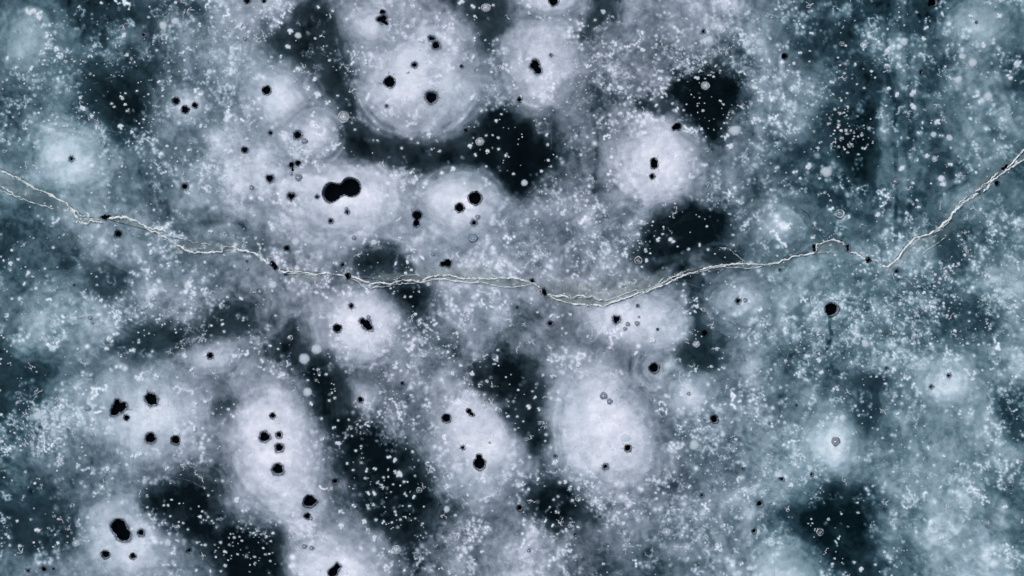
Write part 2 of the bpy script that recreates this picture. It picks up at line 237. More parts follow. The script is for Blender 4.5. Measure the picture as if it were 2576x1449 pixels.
# ---------------------------------------------------------------- melt holes: tile, circles, flags, phrase
# flags: s spider cracks, g grey slush halo, w pale wall, r raised ring, k small
H = [
(0,0,[(1865,3,24)],'w',"hole on the top edge, left of centre"),
(0,0,[(1330,763,27)],'w',"left hole of the upper left trio"),
(0,0,[(1401,829,29)],'',"largest and lowest hole of the upper left trio"),
(0,0,[(1474,797,20)],'',"right hole of the upper left trio"),
(0,0,[(1846,1132,23)],'w',"small hole alone under the upper left channel"),
(0,0,[(1395,1408,21)],'g',"small hole beside a pale disc, left"),
(0,0,[(1083,264,11)],'g',"tiny haloed hole near the top left"),
(0,0,[(543,1200,15)],'sg',"star shaped hole in the far left glow"),
(1,0,[(60,8,14)],'',"tiny hole on the top edge above the channel"),
(1,0,[(956,95,18)],'',"uppermost of the clustered holes at top"),
(1,0,[(930,146,19),(964,140,23),(958,165,17),(986,180,13)],'g',"lobed triple hole at the top edge patch"),
(1,0,[(1318,290,17),(1340,292,13)],'gw',"small double hole in the largest patch"),
(1,0,[(1359,344,27)],'sg',"hole just under the small double hole"),
(1,0,[(1196,492,18)],'sg',"spidery small hole amid the largest patch"),
(1,0,[(1552,503,11)],'w',"tiny hole right side of the largest patch"),
(1,0,[(1008,620,42)],'s',"left big hole of the largest patch"),
(1,0,[(1323,736,43)],'sgw',"right big hole of the largest patch"),
(1,0,[(987,803,8)],'g',"tiny slushy pit low in the largest patch"),
(1,0,[(83,684,33)],'s',"hair cracked round hole left of the channel"),
(1,0,[(316,1020,29)],'sgw',"cracked hole above the figure eight hole"),
(1,0,[(112,1006,13)],'g',"small grey edged hole left of the cracked hole"),
(1,0,[(319,1230,20)],'',"round knob hole with a pale tail"),
(1,0,[(268,1243,20),(278,1285,13)],'g',"crooked hole left of the knob hole"),
(1,0,[(107,1348,25)],'sg',"diamond shaped hole left of the figure eight hole"),
(1,0,[(573,1451,73),(715,1411,73),(648,1430,47)],'w',"biggest figure eight hole"),
(1,0,[(1585,983,12)],'',"tiny hole on the largest patch's lower rim"),
(2,0,[(313,10,37)],'w',"hole on the top edge, centre"),
(2,0,[(172,490,35),(193,532,28)],'g',"double hole in the second top patch"),
(2,0,[(57,752,18)],'w',"small ringed hole below the second top patch"),
(2,0,[(1445,238,12)],'g',"tiny slushy hole near the top, right of centre"),
(2,0,[(1247,955,26),(1222,968,17)],'',"lobed hole on the dark edge, upper right"),
(2,0,[(1070,1220,26),(1071,1246,28)],'s',"egg shaped hole in the glowing patch"),
(2,0,[(1058,1332,19)],'w',"small hole under the egg shaped hole"),
(2,0,[(293,418,7)],'g',"pinprick hole right of the double top hole"),
(3,0,[(1245,12,34),(1222,32,18)],'w',"hole on the top edge, far right"),
(3,0,[(125,425,22)],'',"lone round hole, upper right"),
(3,0,[(1157,542,13)],'w',"small crescent lit hole among the vertical streaks"),
(3,0,[(1568,172,7)],'s',"star crack centre in the top right corner"),
(3,0,[(1728,1385,17)],'',"small hole just right of the crack, far right"),
(3,0,[(1775,1275,14),(1803,1255,15)],'g',"long dark hole in the crack, far right"),
(0,1,[(795,193,20),(772,190,12),(822,186,13)],'',"half moon hole in the crack, left"),
(0,1,[(891,316,27)],'w',"round hole just under the crack, left"),
(0,1,[(1864,522,5)],'',"pinprick below the crack, left of centre"),
(0,1,[(1589,1235,24)],'sw',"ringed hole with hair cracks, left below the crack"),
(0,1,[(558,702,5)],'',"pinprick near the smoky spot, far left"),
(1,1,[(268,33,25)],'g',"hole below the diamond shaped hole"),
(1,1,[(463,36,11)],'g',"tiny haloed hole left of the figure eight hole"),
(1,1,[(690,152,13)],'g',"small lower pit of the figure eight hole's chain"),
(1,1,[(566,220,14)],'gs',"haloed small hole below the figure eight hole"),
(1,1,[(233,425,21)],'w',"small round hole above the crack, left of centre"),
(1,1,[(1218,176,35),(1212,235,26)],'ws',"snowman shaped hole, centre"),
(1,1,[(1537,119,34)],'ws',"round hole lower left of the big ringed hole"),
(1,1,[(1653,47,50)],'w',"big ringed hole right of centre patch"),
(1,1,[(1645,234,18)],'gs',"soft edged small hole below the big ringed hole"),
(1,1,[(1448,536,29),(1408,543,19)],'s',"lobed hole just above the crack, centre"),
(1,1,[(128,543,20),(148,570,18)],'',"oval hole in the crack, left of centre"),
(1,1,[(225,612,16)],'',"small dark gap beside the oval crack hole"),
(1,1,[(693,635,22)],'',"round gap in the crack, below the dark triangle"),
(1,1,[(655,550,14)],'w',"tiny hole above the round crack gap"),
(1,1,[(719,860,18)],'ws',"upper hole of the oval patch under the crack"),
(1,1,[(615,1028,32)],'ws',"left hole of the oval patch under the crack"),
(1,1,[(838,1000,33),(802,975,22),(852,1020,26)],'gs',"slanted lobed hole of the oval patch"),
(1,1,[(1105,1442,11)],'',"tiny hole below the frosty grey field"),
(2,1,[(152,670,16)],'',"small gap above the crack, centre"),
(2,1,[(235,745,18),(250,765,18)],'g',"ragged gap in the crack, centre"),
(2,1,[(288,992,17)],'g',"slushy dark hole below the crack, centre"),
(2,1,[(40,872,8)],'',"pinprick below the crack, centre"),
(2,1,[(786,962,26)],'sg',"heart shaped hole under the crack, right of centre"),
(2,1,[(947,858,7)],'g',"pinprick above the heart shaped hole"),
(2,1,[(1097,1036,7)],'s',"pinprick right of the heart shaped hole"),
(2,1,[(1456,1066,22)],'',"dark hole in the narrow vertical window"),
(2,1,[(1072,1328,38)],'w',"big ringed hole above the brightest patch"),
(2,1,[(1703,822,17)],'gs',"ragged hole of the small right patch"),
(3,1,[(348,412,15),(350,440,12)],'',"black notch at the left of the crack's loop"),
(3,1,[(600,410,13),(603,435,12)],'g',"black notch at the right of the crack's loop"),
(3,1,[(757,512,19)],'',"round gap in the crack right of the loop"),
(3,1,[(970,597,11)],'',"tiny hole below the crack's V bend"),
(3,1,[(475,888,48),(484,884,49)],'w',"big lone hole with a white disc above, right"),
(3,1,[(895,1330,8)],'g',"pinprick above the right pale patch"),
(3,1,[(1362,1385,12)],'sg',"star hole in the right pale patch"),
(3,1,[(91,588,8)],'g',"pinprick just under the crack, right"),
(3,1,[(1587,6,13)],'',"small gap in the crack's climb, far right"),
(0,2,[(905,172,46),(882,192,40),(855,200,24),(897,140,26)],'gs',"ragged largest hole of the lower left five"),
(0,2,[(1148,118,43),(1125,95,26)],'sg',"upper right hole of the lower left five"),
(0,2,[(958,252,21)],'',"smallest hole of the lower left five"),
(0,2,[(1139,406,37)],'g',"lower left hole of the lower left five"),
(0,2,[(1326,422,34)],'w',"lowest right hole of the lower left five"),
(0,2,[(902,1080,60),(938,1140,49)],'g',"lower left figure eight hole"),
(0,2,[(1067,1122,24)],'wg',"small hole right of the lower left figure eight"),
(0,2,[(799,1283,31)],'w',"round hole below the lower left figure eight"),
(0,2,[(1006,1298,23)],'w',"small crescent lit hole, lower left patch"),
(0,2,[(1425,1258,18)],'w',"ringed hole on the dark edge, lower left"),
(0,2,[(331,1399,18)],'g',"middle of three slushy holes, bottom left corner"),
(0,2,[(213,1408,12)],'g',"left of three slushy holes, bottom left corner"),
(0,2,[(404,1397,9)],'g',"right of three slushy holes, bottom left corner"),
(0,2,[(302,327,7)],'g',"pinprick in the far left bubble field"),
(1,2,[(127,238,21)],'ws',"top hole of the tall patch's column"),
(1,2,[(67,397,37)],'g',"left hole of the tall patch's column"),
(1,2,[(176,383,22)],'gw',"small right hole of the tall patch's column"),
(1,2,[(177,480,30)],'gw',"third hole down the tall patch's column"),
(1,2,[(166,642,41)],'gw',"large lowest hole of the tall patch's column"),
(1,2,[(596,736,20)],'w',"small hole right of the tall patch"),
(1,2,[(402,885,47),(428,880,30)],'w',"big ragged hole below the tall patch"),
(1,2,[(387,996,23)],'',"hole below the big ragged hole"),
(1,2,[(790,119,21)],'w',"hole in the small frosty patch"),
(1,2,[(1437,258,33)],'w',"upper left hole of the keyhole patch"),
(1,2,[(1606,203,19),(1622,224,14),(1636,230,12)],'',"comma shaped hole atop the keyhole patch"),
(1,2,[(1562,480,15)],'ws',"small spidery hole above the keyhole"),
(1,2,[(1687,600,46),(1683,550,24)],'w',"keyhole shaped hole"),
(1,2,[(619,1371,23),(582,1420,35),(600,1395,22)],'g',"two joined holes at the bottom edge"),
(1,2,[(1391,913,9)],'w',"pinprick right of the long black channel"),
(2,2,[(873,483,26)],'sw',"cracked hole low in the brightest patch"),
(2,2,[(705,622,18)],'sgw',"lowest small hole of the brightest patch"),
(2,2,[(1526,262,27),(1530,270,26)],'w',"oval ringed hole right of the brightest patch"),
(2,2,[(328,545,9)],'g',"pinprick left of the brightest patch"),
(2,2,[(57,937,22)],'w',"ringed hole left of the dark oval window"),
(2,2,[(478,1137,10)],'w',"tiny hole under the dark oval window"),
(2,2,[(1433,840,11)],'g',"tiny hole in the lower right bubble field"),
(2,2,[(1747,640,11)],'w',"tiny crescent lit hole, lower right"),
(2,2,[(1870,905,22)],'gw',"haloed hole left of the large dark window"),
(2,2,[(1828,1112,18)],'w',"frost capped hole left of the large dark window"),
(3,2,[(1229,20,11)],'g',"tiny haloed hole left of the right star"),
(3,2,[(214,160,5)],'',"pinprick above the ringed bubble, lower right"),
(3,2,[(330,683,13)],'w',"small hole above the large dark window"),
(3,2,[(108,718,11),(92,714,8)],'g',"beaded pit above the large dark window"),
]
# ringed bubbles (grey slush discs with dark rims): tile, x, y, r, kind, phrase
RB = [
(0,0,1850,293,14,'d',"small dark ringed bubble at top, left"),(0,0,1902,1416,19,'d',"oval grey ringed bubble left of the diamond hole"),
(0,0,1387,172,13,'w',"tiny ringed bubble near the top left"),(1,0,265,1312,15,'d',"small grey link of the pale bubble tail"),
(1,0,322,1340,28,'d',"large grey link of the pale bubble tail"),(1,0,368,1065,24,'d',"faint grey bubble touching the cracked hole"),
(0,1,1868,580,14,'d',"dark little ringed bubble below the crack, left"),(0,1,683,948,17,'d',"upper of two dark ringed bubbles, far left"),
(0,1,696,987,13,'d',"lower of two dark ringed bubbles, far left"),(0,1,652,735,12,'d',"small ringed bubble beside the smoky spot"),
(1,1,683,126,12,'d',"small ring above the figure eight hole's chain"),(1,1,1673,189,19,'d',"dark ringed bubble below the big ringed hole"),
(1,1,1637,348,34,'b',"large blue grey concentric bubble, centre"),(1,1,739,345,17,'d',"faint oval ringed bubble above the dark triangle"),
(1,1,1337,472,13,'d',"small grey ring left of the lobed hole, centre"),(1,1,32,747,24,'d',"grey ringed bubble under the crack, left of centre"),
(1,1,850,942,15,'d',"small grey ring above the slanted lobed hole"),(1,1,260,1100,21,'w',"white ringed bubble in the dark angular window"),
(2,1,208,750,20,'w',"white ringed bubble touching the crack, centre"),(2,1,850,1030,16,'d',"round grey ring lower right of the heart hole"),
(2,1,872,995,17,'d',"long grey ring right of the heart hole"),(2,1,956,942,12,'d',"upper small ring of the ragged ring chain"),
(2,1,943,990,19,'d',"lower ring of the ragged ring chain"),(2,1,1757,817,16,'d',"grey ringed bubble of the small patch under the crack"),
(2,1,952,515,32,'w',"white concentric bubble at the dark window's corner"),(2,1,270,445,11,'d',"tiny ringed bubble in the grey field, centre"),
(3,1,540,163,36,'w',"bright concentric white bubble above the crack, right"),(3,1,663,942,14,'d',"small dark ringed bubble right of the big lone hole"),
(0,2,662,180,25,'b',"dark rimmed ringed bubble, lower left patch"),(1,2,417,1012,14,'d',"small ring stuck to the hole below the ragged one"),
(1,2,368,1222,18,'d',"left of two grey ringed bubbles, bottom"),(1,2,422,1233,19,'d',"right of two grey ringed bubbles, bottom"),
(1,2,1762,440,9,'d',"tiny grey ring right of the small spidery hole"),(1,2,1428,1050,11,'w',"tiny white ring in the bottom centre field"),
(2,2,735,128,22,'d',"right grey disc at the spider crack centre"),(2,2,690,85,28,'d',"left grey disc at the spider crack centre"),
(2,2,1332,70,14,'d',"dark ringed bubble in the small pale patch, right"),(2,2,438,1070,18,'w',"white ringed bubble under the dark oval window"),
(2,2,482,1163,15,'d',"grey ring joined to the tiny hole, bottom"),(2,2,127,1255,16,'d',"star cracked ring near the bottom, centre"),
(2,2,481,1328,13,'d',"dark ring near the bottom edge, centre"),(3,2,505,430,33,'d',"ringed bubble at the heart of the small round patch"),
(3,2,1380,238,14,'w',"white ringed bubble left of the right edge patch"),(1,0,662,883,40,'p',"pale disc bubble left of the curved channel"),
(1,0,362,1163,16,'w',"small bright white ring above the knob hole"),(1,0,1690,1070,31,'p',"largest ringed bubble of the blackest window"),
(1,0,1735,60,34,'p',"large round bubble in the dark wedge, top"),(2,0,1458,648,31,'p',"bright ringed bubble in the upper right black window"),
(3,0,555,331,19,'w',"left round ringed bubble, upper right"),(3,0,721,341,25,'p',"right round white bubble, upper right"),
(3,0,958,1367,27,'d',"grey swirl ringed bubble on the vertical streaks"),(3,0,1257,1200,21,'p',"pale ringed bubble above the crack, far right"),
(1,2,1060,1250,34,'p',"pale ringed bubble at the foot of the long channel"),(1,2,1232,800,24,'w',"white ringed bubble in the long black channel"),
(2,2,1165,1115,28,'p',"faint white ring in the bottom right bubble field"),(0,2,577,1200,25,'p',"pale ringed bubble left of the lower figure eight"),
(2,2,108,413,18,'w',"white ring in the dark channel by the brightest patch"),(2,1,1390,1147,26,'p',"white ringed bubble left of the vertical window"),
(2,1,1447,887,20,'w',"ringed bubble in the vertical window under the crack"),(3,2,390,1115,28,'w',"bright broken ring in the large dark window"),
]
# plain white bubbles: per tile, x, y, r  (negative r: soft pale disc)
BUB = {
(0,0):"920 735 20 632 825 28 768 25 16 940 265 28 1035 690 16 843 782 13 915 955 28 710 352 14 1183 380 14 1583 542 -20 1817 195 22 1868 1050 20 1323 160 -28 1230 683 16 1447 1410 -17 435 375 28 360 280 24 240 520 26 130 512 18 320 388 16 1390 395 18 960 837 14 697 877 18 1000 1000 18 735 970 16 1262 292 24 1205 620 18 1215 1165 26 1430 1130 22 1233 195 -30 415 462 18 255 95 46 300 120 42 215 85 30 1520 950 20 1510 190 18",
(1,0):"264 240 27 318 268 -22 447 598 22 1618 1103 23 1657 1167 20 1745 1140 19 1831 1128 16 1885 1177 17 1815 913 18 468 55 22 1240 68 12 1195 52 18 1703 838 15 1795 390 17 895 918 15 923 978 14 773 1255 14 315 1178 -26 748 978 13 1172 1300 28 1490 1280 26 620 725 16 1175 1050 15 1223 1080 13 1100 1118 14 1386 1140 15 1738 1022 14 1828 1040 13 1852 862 12 1786 1020 10 325 530 26 735 480 28 830 470 24 540 1140 24 1140 545 18 1430 210 22 1240 310 40 690 150 18 580 85 16 1640 430 26 1640 740 28 1310 1020 30 240 350 26 190 430 16 400 670 30 470 720 36 550 780 24 1650 300 18 1545 20 34 1640 55 26 1205 1370 34 1790 40 14",
(2,0):"1457 594 9 1257 603 14 1573 765 16 1595 788 11 1092 797 18 1050 752 16 1210 782 14 1245 830 26 1295 832 12 895 772 14 1243 398 12 1115 597 24 1770 332 -22 1490 300 -30 94 1380 -23 12 1312 14 270 1092 14 1680 985 -40 1618 1030 28 1645 1108 34 1822 910 36 627 153 15 1900 968 16 780 340 26 290 145 18 130 100 18 260 1020 20 1430 975 16 1350 980 28 820 670 32 740 660 30 670 640 20 885 740 20 1830 660 28 690 90 -16 990 380 24",
(3,0):"659 488 18 243 402 16 725 664 14 597 703 -13 905 370 46 1188 212 24 1175 297 22 897 495 20 995 500 24 907 670 20 977 712 24 1100 700 34 1095 812 34 1167 925 16 1130 1005 24 1250 1015 -18 1368 1040 -24 1373 593 16 1434 603 -28 1463 428 -24 1542 475 -27 1023 318 -26 309 1253 32 438 1298 -36 680 1420 20 1128 1208 16 1373 1242 27 1308 1370 50 1015 1272 30 1093 1385 16 873 1432 16 1678 1195 10 1880 480 40 1820 580 32 1765 910 26 713 1118 12 682 1165 12 1440 340 13 330 255 20 1200 1175 22 1660 730 -30 1740 125 28 1530 130 26 1280 920 30 1620 350 32 205 1300 22 485 620 28",
(0,1):"288 180 10 215 620 30 185 690 22 30 520 16 85 540 24 152 805 20 90 805 14 1145 450 27 998 1195 32 1047 1135 14 825 1105 22 1475 765 24 1540 740 28 1585 792 8 1720 795 16 1222 555 16 1275 550 20 1120 600 26 880 800 12 1400 1240 30 1680 1000 16 1693 1053 14 1840 950 14 1455 1340 26 805 1180 22 1163 135 14 1730 245 14 1590 295 22 1135 400 26 1820 800 22 770 820 22 1780 1240 28 1190 1390 34",
(1,1):"148 933 13 460 1185 -36 365 1258 -36 740 430 16 641 418 12 300 375 -28 1058 540 18 1145 525 20 1016 727 12 1168 790 14 1770 1030 12 1630 1370 22 1485 1370 20 1545 1308 16 1455 1162 12 1450 1210 16 1410 1212 10 110 1163 16 130 700 -26 210 1380 22 390 1420 14 1350 1000 28 1150 1085 22 890 380 -22 1090 350 20 240 580 14 50 1280 24 1060 1290 30 530 1375 14",
(2,1):"1392 803 20 1392 862 24 1473 810 16 1383 905 18 1298 697 15 1333 433 14 1008 435 14 1205 368 30 1418 398 18 1015 515 22 1447 620 14 152 598 14 300 935 20 345 945 18 1548 1183 14 1668 325 14 1600 1330 14 1558 1340 16 500 1312 20 895 250 30 1222 1190 14 1292 745 12 1480 435 14 1250 412 10 980 225 20 235 1382 14 1384 1345 18 1100 360 22 1180 1310 -26 1060 1120 34 940 1215 24 670 1280 14 950 320 20 800 450 12",
(3,1):"476 802 24 1678 240 28 1438 333 18 1573 402 16 1368 565 24 845 1050 14 963 1057 14 352 236 16 1268 940 18 1413 940 14 1518 910 12 1735 940 12 1514 975 12 1243 660 14 1300 655 14 1175 765 22 1405 1047 18 1240 1170 16 990 1105 8 1125 65 18 1140 112 24 885 82 16 935 275 16 735 1145 -30 300 1240 30 380 1265 26 630 1290 22 1648 185 8 290 748 14 333 345 20 1605 135 22 1385 680 18 1340 600 16 1545 1415 22 405 1360 26 1870 870 18 640 620 12 610 185 18 830 170 26",
(0,2):"285 243 -28 428 245 -15 370 337 11 930 895 -19 812 635 24 850 712 15 1130 985 24 1271 1196 -24 1280 1127 13 1346 1073 16 1515 1000 17 1571 1003 14 1527 960 11 1475 150 26 1555 135 18 1475 330 32 1286 998 13 1270 915 12 1237 915 12 1420 1097 12 1768 1157 14 1740 1132 10 1808 1152 10 1912 1125 14 1550 1215 16 1490 1196 14 1665 1195 14 1590 1415 17 1485 1405 17 1667 1412 12 1700 1370 16 150 1220 16 290 1105 28 75 1155 24 1262 635 22 443 1200 18 1112 930 12 1573 840 12 1635 1083 8 1020 540 34 1060 530 26 1790 880 36",
(1,2):"390 60 -32 420 145 20 595 105 16 553 125 -14 510 410 17 753 503 14 790 325 11 733 650 14 793 470 14 620 275 12 700 270 10 495 262 14 838 650 18 898 638 18 963 705 13 950 762 13 1162 920 17 1085 683 34 1118 738 16 905 1025 15 960 1042 17 1090 1023 12 850 938 12 1050 962 14 1258 1052 12 1020 1265 22 78 1150 15 128 1125 18 1122 1407 18 1463 1422 20 920 1358 15 1710 1262 26 1815 187 20 1725 80 14 1195 850 22 1135 843 12 1050 580 30 1000 550 22 675 405 12 725 392 10 1905 245 18 1720 165 20 1440 945 -22 688 600 13 625 450 26 590 330 18 890 825 28 850 820 20 740 920 18 900 1170 44 650 1070 32 820 1040 26",
(2,2):"172 103 20 125 170 24 258 383 16 250 430 12 455 878 16 315 872 12 333 962 13 403 735 20 285 928 9 360 742 16 195 720 20 205 190 18 80 675 14 45 755 16 133 552 16 295 480 16 1375 460 -32 1340 775 22 1460 140 20 1140 1038 16 1415 1310 14 1405 275 30 1605 155 20 665 920 20 800 970 26 840 1052 20 505 785 20 505 875 12 410 1108 -14 385 1115 14 500 1080 18 400 1255 14 155 55 12 40 245 14 85 282 10 90 1030 18 1540 735 7 1680 1245 9 1105 795 14 855 405 -32 320 590 36 1730 1355 20 250 1035 22 310 1065 18",
(3,2):"1345 200 16 1075 432 11 938 385 16 1655 270 18 675 895 12 700 1400 26 1800 1260 22 1880 583 26 975 228 24 1325 540 18 1300 780 18 1685 425 22 395 1340 8 650 1345 16 810 1362 14 955 1092 14 827 342 12 1010 148 16 1070 178 13 940 125 14 865 408 12 175 765 26 1665 180 24 1920 385 16 95 28 14 657 165 14 517 25 16 950 1240 10 718 203 9 1573 800 24 680 970 14 1310 1160 30 1210 480 24 1790 930 30",
}
# the crack: white broken edges, dark lines, refrozen slush bands  (chart points from each twelfth)
def P(c, r, s):
    a = [float(t) for t in s.split()]; return [T(c, r, a[i], a[i + 1]) for i in range(0, len(a), 2)]
EDGES = [ # points, width
 (P(0,0,"-300 1150 -150 1240 0 1285 100 1330 200 1380 260 1430")+P(0,1,"330 0 440 50 510 95 545 135 575 175 620 232 655 240 700 218 780 226"),3.6),
 (P(0,0,"-300 1260 0 1400 90 1449")+P(0,1,"180 60 260 85 330 100 410 135"),2.0),
 (P(0,1,"545 125 600 170 660 195 720 205 760 208"),1.6),
 (P(0,1,"820 205 870 190 930 190 1000 215 1070 240 1110 268 1180 280 1240 300 1262 310"),4.0),
 (P(0,1,"1110 270 1200 318 1240 340 1300 375 1370 415 1440 450 1520 461 1600 458 1670 450 1690 420 1760 414 1830 440 1932 473")+P(1,1,"60 510 110 545"),3.4),
 (P(0,1,"1690 445 1760 430 1830 445"),1.2),
 (P(1,1,"165 590 225 605 300 600 400 615 460 632 520 615 600 622 640 628 680 640"),3.2),
 (P(1,1,"230 620 300 615 380 625 430 640"),1.2),
 (P(1,1,"715 640 760 655 820 675 880 695 960 685 1020 700 1060 680 1100 670 1180 668 1220 683 1270 678 1340 664 1420 660 1560 682 1690 685"),3.6),
 (P(1,1,"720 655 780 690 870 725 930 715 1000 705 1060 700 1130 690 1210 688"),1.8),
 (P(1,1,"1250 670 1310 642 1370 630 1450 625 1530 645 1620 660 1690 645 1760 655 1860 645 1932 655")+P(2,1,"60 655 110 675 150 690 200 705 218 725"),2.8),
 (P(1,1,"1700 690 1800 705 1932 720")+P(2,1,"60 715 120 700 180 690"),1.6),
 (P(2,1,"260 768 300 780 380 785 440 800 500 786 600 790 680 820"),3.2),
 (P(2,1,"270 785 330 815 430 840 560 855 700 862 760 830 860 795 960 765 1060 738 1110 700 1170 668 1240 630 1300 608 1340 590"),2.8),
 (P(2,1,"680 822 740 815 800 785 870 760 940 742 960 750"),1.8),
 (P(2,1,"1090 722 1170 688 1240 652 1310 625 1380 610 1440 585 1540 560 1640 546 1740 540 1830 545 1932 552")+P(3,1,"60 535 150 510 180 480 240 478 320 465 355 458"),3.2),
 (P(2,1,"1380 615 1500 578 1600 563 1700 568 1760 577 1830 572 1890 556"),1.8),
 (P(3,1,"360 450 370 400 430 375 490 365 560 382 585 400"),2.6),
 (P(3,1,"370 462 440 458 520 455"),1.0),
 (P(3,1,"610 455 660 465 710 495 740 505"),3.2),
 (P(3,1,"780 515 820 520 850 545 885 572 930 552 970 515 1000 470 1050 410 1110 350 1160 337 1220 320 1270 285 1330 240 1370 200 1420 130 1470 85 1540 40 1590 8"),4.2),
 (P(3,1,"1060 425 1110 375 1160 345"),1.4),
 (P(3,1,"1250 310 1330 262 1390 190"),1.6),
 (P(3,0,"1560 1449 1640 1390 1700 1338 1740 1300"),3.0),
 (P(3,0,"1620 1449 1700 1360 1790 1290 1870 1245 1932 1205 2000 1160 2300 1000"),3.2),
 (P(3,0,"1800 1270 1850 1225 1890 1180 1932 1130 2100 980"),2.6),
 (P(2,1,"1560 420 1640 430 1700 480 1760 530"),1.1),
 (P(0,1,"1340 355 1420 365 1500 385 1600 405"),.9),
]
EDGES += [(P(2,1,"960 745 1040 730 1110 690 1150 640"),1.1),(P(1,1,"1270 650 1200 625 1120 632 1040 650"),1.3),(P(3,1,"1240 315 1330 235 1390 165 1440 90 1500 30"),1.2),(P(0,1,"0 -20 80 20 180 60"),1.5),(P(0,1,"570 165 590 200 640 228"),2.2),(P(3,1,"900 570 950 640 960 690"),.9),(P(3,1,"1160 470 1260 400 1340 340"),1.0)]
LINES = [ # thin fracture lines, with the shadow in the gaps painted as dark ribbons
 (P(0,0,"-300 1130 0 1270 120 1325 210 1372"),1.0),
 (P(0,1,"300 -10 430 38 520 90 570 145 640 180 720 198"),1.2),
 (P(0,1,"820 212 900 230 1000 256 1060 270 1110 290 1210 325 1260 355 1340 405"),1.3),
 (P(0,1,"1250 335 1340 352 1420 362 1500 380 1580 402"),.8),
 (P(1,1,"165 580 240 592 320 590 420 602 500 612"),1.0),
 (P(1,1,"740 640 800 650 860 655 920 662"),2.0),
 (P(1,1,"730 665 800 700 870 735"),1.0),
 (P(2,1,"700 868 780 832 880 798 980 772"),.9),(P(2,1,"1180 675 1250 638 1330 606 1450 570 1560 548"),1.0),
 (P(3,1,"140 488 240 465 320 455"),1.2),(P(3,1,"380 388 440 366 495 355 560 370 590 390"),1.8),(P(3,1,"610 450 680 480 720 500"),1.0),
 (P(3,1,"790 508 840 530 880 560 925 540 965 500 1040 400 1100 342 1200 320 1260 280"),.8),
 (P(3,0,"1590 1425 1700 1325 1760 1280"),1.0),
 (P(3,1,"240 120 300 165 330 255 400 320 440 350"),1.2),
 (P(2,1,"1490 180 1520 260 1540 330"),.8),
]
SLUSH = [ # refrozen grey green bands: points, half width, strength
 (P(0,0,"-100 1330 0 1370 120 1420 250 1480")+P(0,1,"420 100 530 150"),17,.35),
 (P(0,1,"580 195 640 215 750 212"),7,.6),(P(0,1,"870 205 960 220 1050 255 1120 275"),8,.6),
 (P(0,1,"1360 420 1450 380 1560 410 1640 430"),14,.35),(P(0,1,"1700 432 1780 425 1850 445"),4,.5),
 (P(1,1,"240 620 320 622 400 640 470 640"),9,.6),
 (P(1,1,"900 655 1000 640 1100 640 1200 650 1300 655"),8,.7),
 (P(1,1,"1300 650 1450 640 1600 665 1750 675 1932 690")+P(2,1,"60 685 130 688"),10,.8),
 (P(1,1,"1250 610 1450 600 1600 615 1750 600"),14,.35),
 (P(2,1,"280 790 380 812 480 825 580 830 690 835"),11,.9),
 (P(2,1,"250 730 450 745 650 740 850 715 1000 690 1120 660"),20,.5),
 (P(2,1,"740 815 850 778 960 750 1060 715 1140 665"),9,.6),
 (P(2,1,"1180 660 1300 612 1400 590"),6,.6),(P(2,1,"1500 570 1700 556 1850 556"),6,.7),
 (P(3,1,"0 562 80 552 160 530"),9,.5),
 (P(3,1,"380 440 420 410 500 400 570 425"),14,.5),
 (P(3,1,"940 560 1020 480 1090 410 1180 370 1280 320 1380 260"),12,.4),
 (P(3,1,"1280 270 1380 170 1450 90 1540 30"),6,.4),
 (P(3,0,"1560 1430 1700 1320 1830 1235 1932 1175"),9,.5),
]
HAIR = [P(3,0,"400 487 560 468 700 464 870 458"),P(3,0,"470 240 560 160 640 80 710 10"),P(0,0,"545 50 600 25 680 0"),P(0,0,"700 640 780 600 880 572"),
 P(2,0,"305 830 292 960 300 1100 288 1200"),P(1,0,"400 350 480 400 560 440 690 465"),P(2,1,"1230 700 1320 690 1460 735 1560 690"),P(2,1,"1000 770 1250 780 1400 760 1530 705"),
 P(0,2,"1050 690 1200 675 1350 710 1450 735 1540 790"),P(3,2,"60 1010 55 1200 40 1320 45 1449"),P(3,2,"400 40 370 140 360 200"),P(3,2,"1530 20 1550 90 1560 160"),
 P(1,1,"1100 1210 1150 1160 1180 1120"),P(3,1,"1440 0 1380 80 1320 150 1240 240"),P(0,0,"885 20 905 80"),P(3,0,"640 540 670 590 690 650"),P(3,2,"1590 330 1590 470")]

# ---------------------------------------------------------------- object helpers
col = sc.collection
def tag(o, label=None, cat=None, group=None, kind=None):
    if label: o['label'] = label
    if cat: o['category'] = cat
    if group: o['group'] = group
    if kind: o['kind'] = kind
    return o
def mesh_np(name, V, F, mat, attrs=None, uniform=4, loc=(0, 0, 0), parent=None, smooth=False):
    """V (n,3) float, F (m,4) or list of tuples"""
    me = bpy.data.meshes.new(name); V = np.asarray(V, np.float32) - np.asarray(loc if parent is None else (0, 0, 0), np.float32)
    if isinstance(F, np.ndarray):
        m, k = F.shape; me.vertices.add(len(V)); me.vertices.foreach_set('co', V.ravel())
        me.loops.add(m * k); me.loops.foreach_set('vertex_index', F.astype(np.int32).ravel())
        me.polygons.add(m); me.polygons.foreach_set('loop_start', np.arange(0, m * k, k, dtype=np.int32))
        me.polygons.foreach_set('loop_total', np.full(m, k, np.int32)); me.update(calc_edges=True)
    else:
        me.from_pydata([tuple(v) for v in V], [], F); me.update()
    if smooth: me.polygons.foreach_set('use_smooth', np.ones(len(me.polygons), bool))
    for k, a in (attrs or {}).items():
        at = me.attributes.new(k, 'FLOAT', 'POINT'); at.data.foreach_set('value', np.asarray(a, np.float32))
    me.materials.append(mat); o = bpy.data.objects.new(name, me); col.objects.link(o)
    if parent is not None: o.parent = parent
    else: o.location = loc
    return o
def empty(name, loc):
    o = bpy.data.objects.new(name, None); o.location = loc; o.empty_display_size = .1; col.objects.link(o); return o

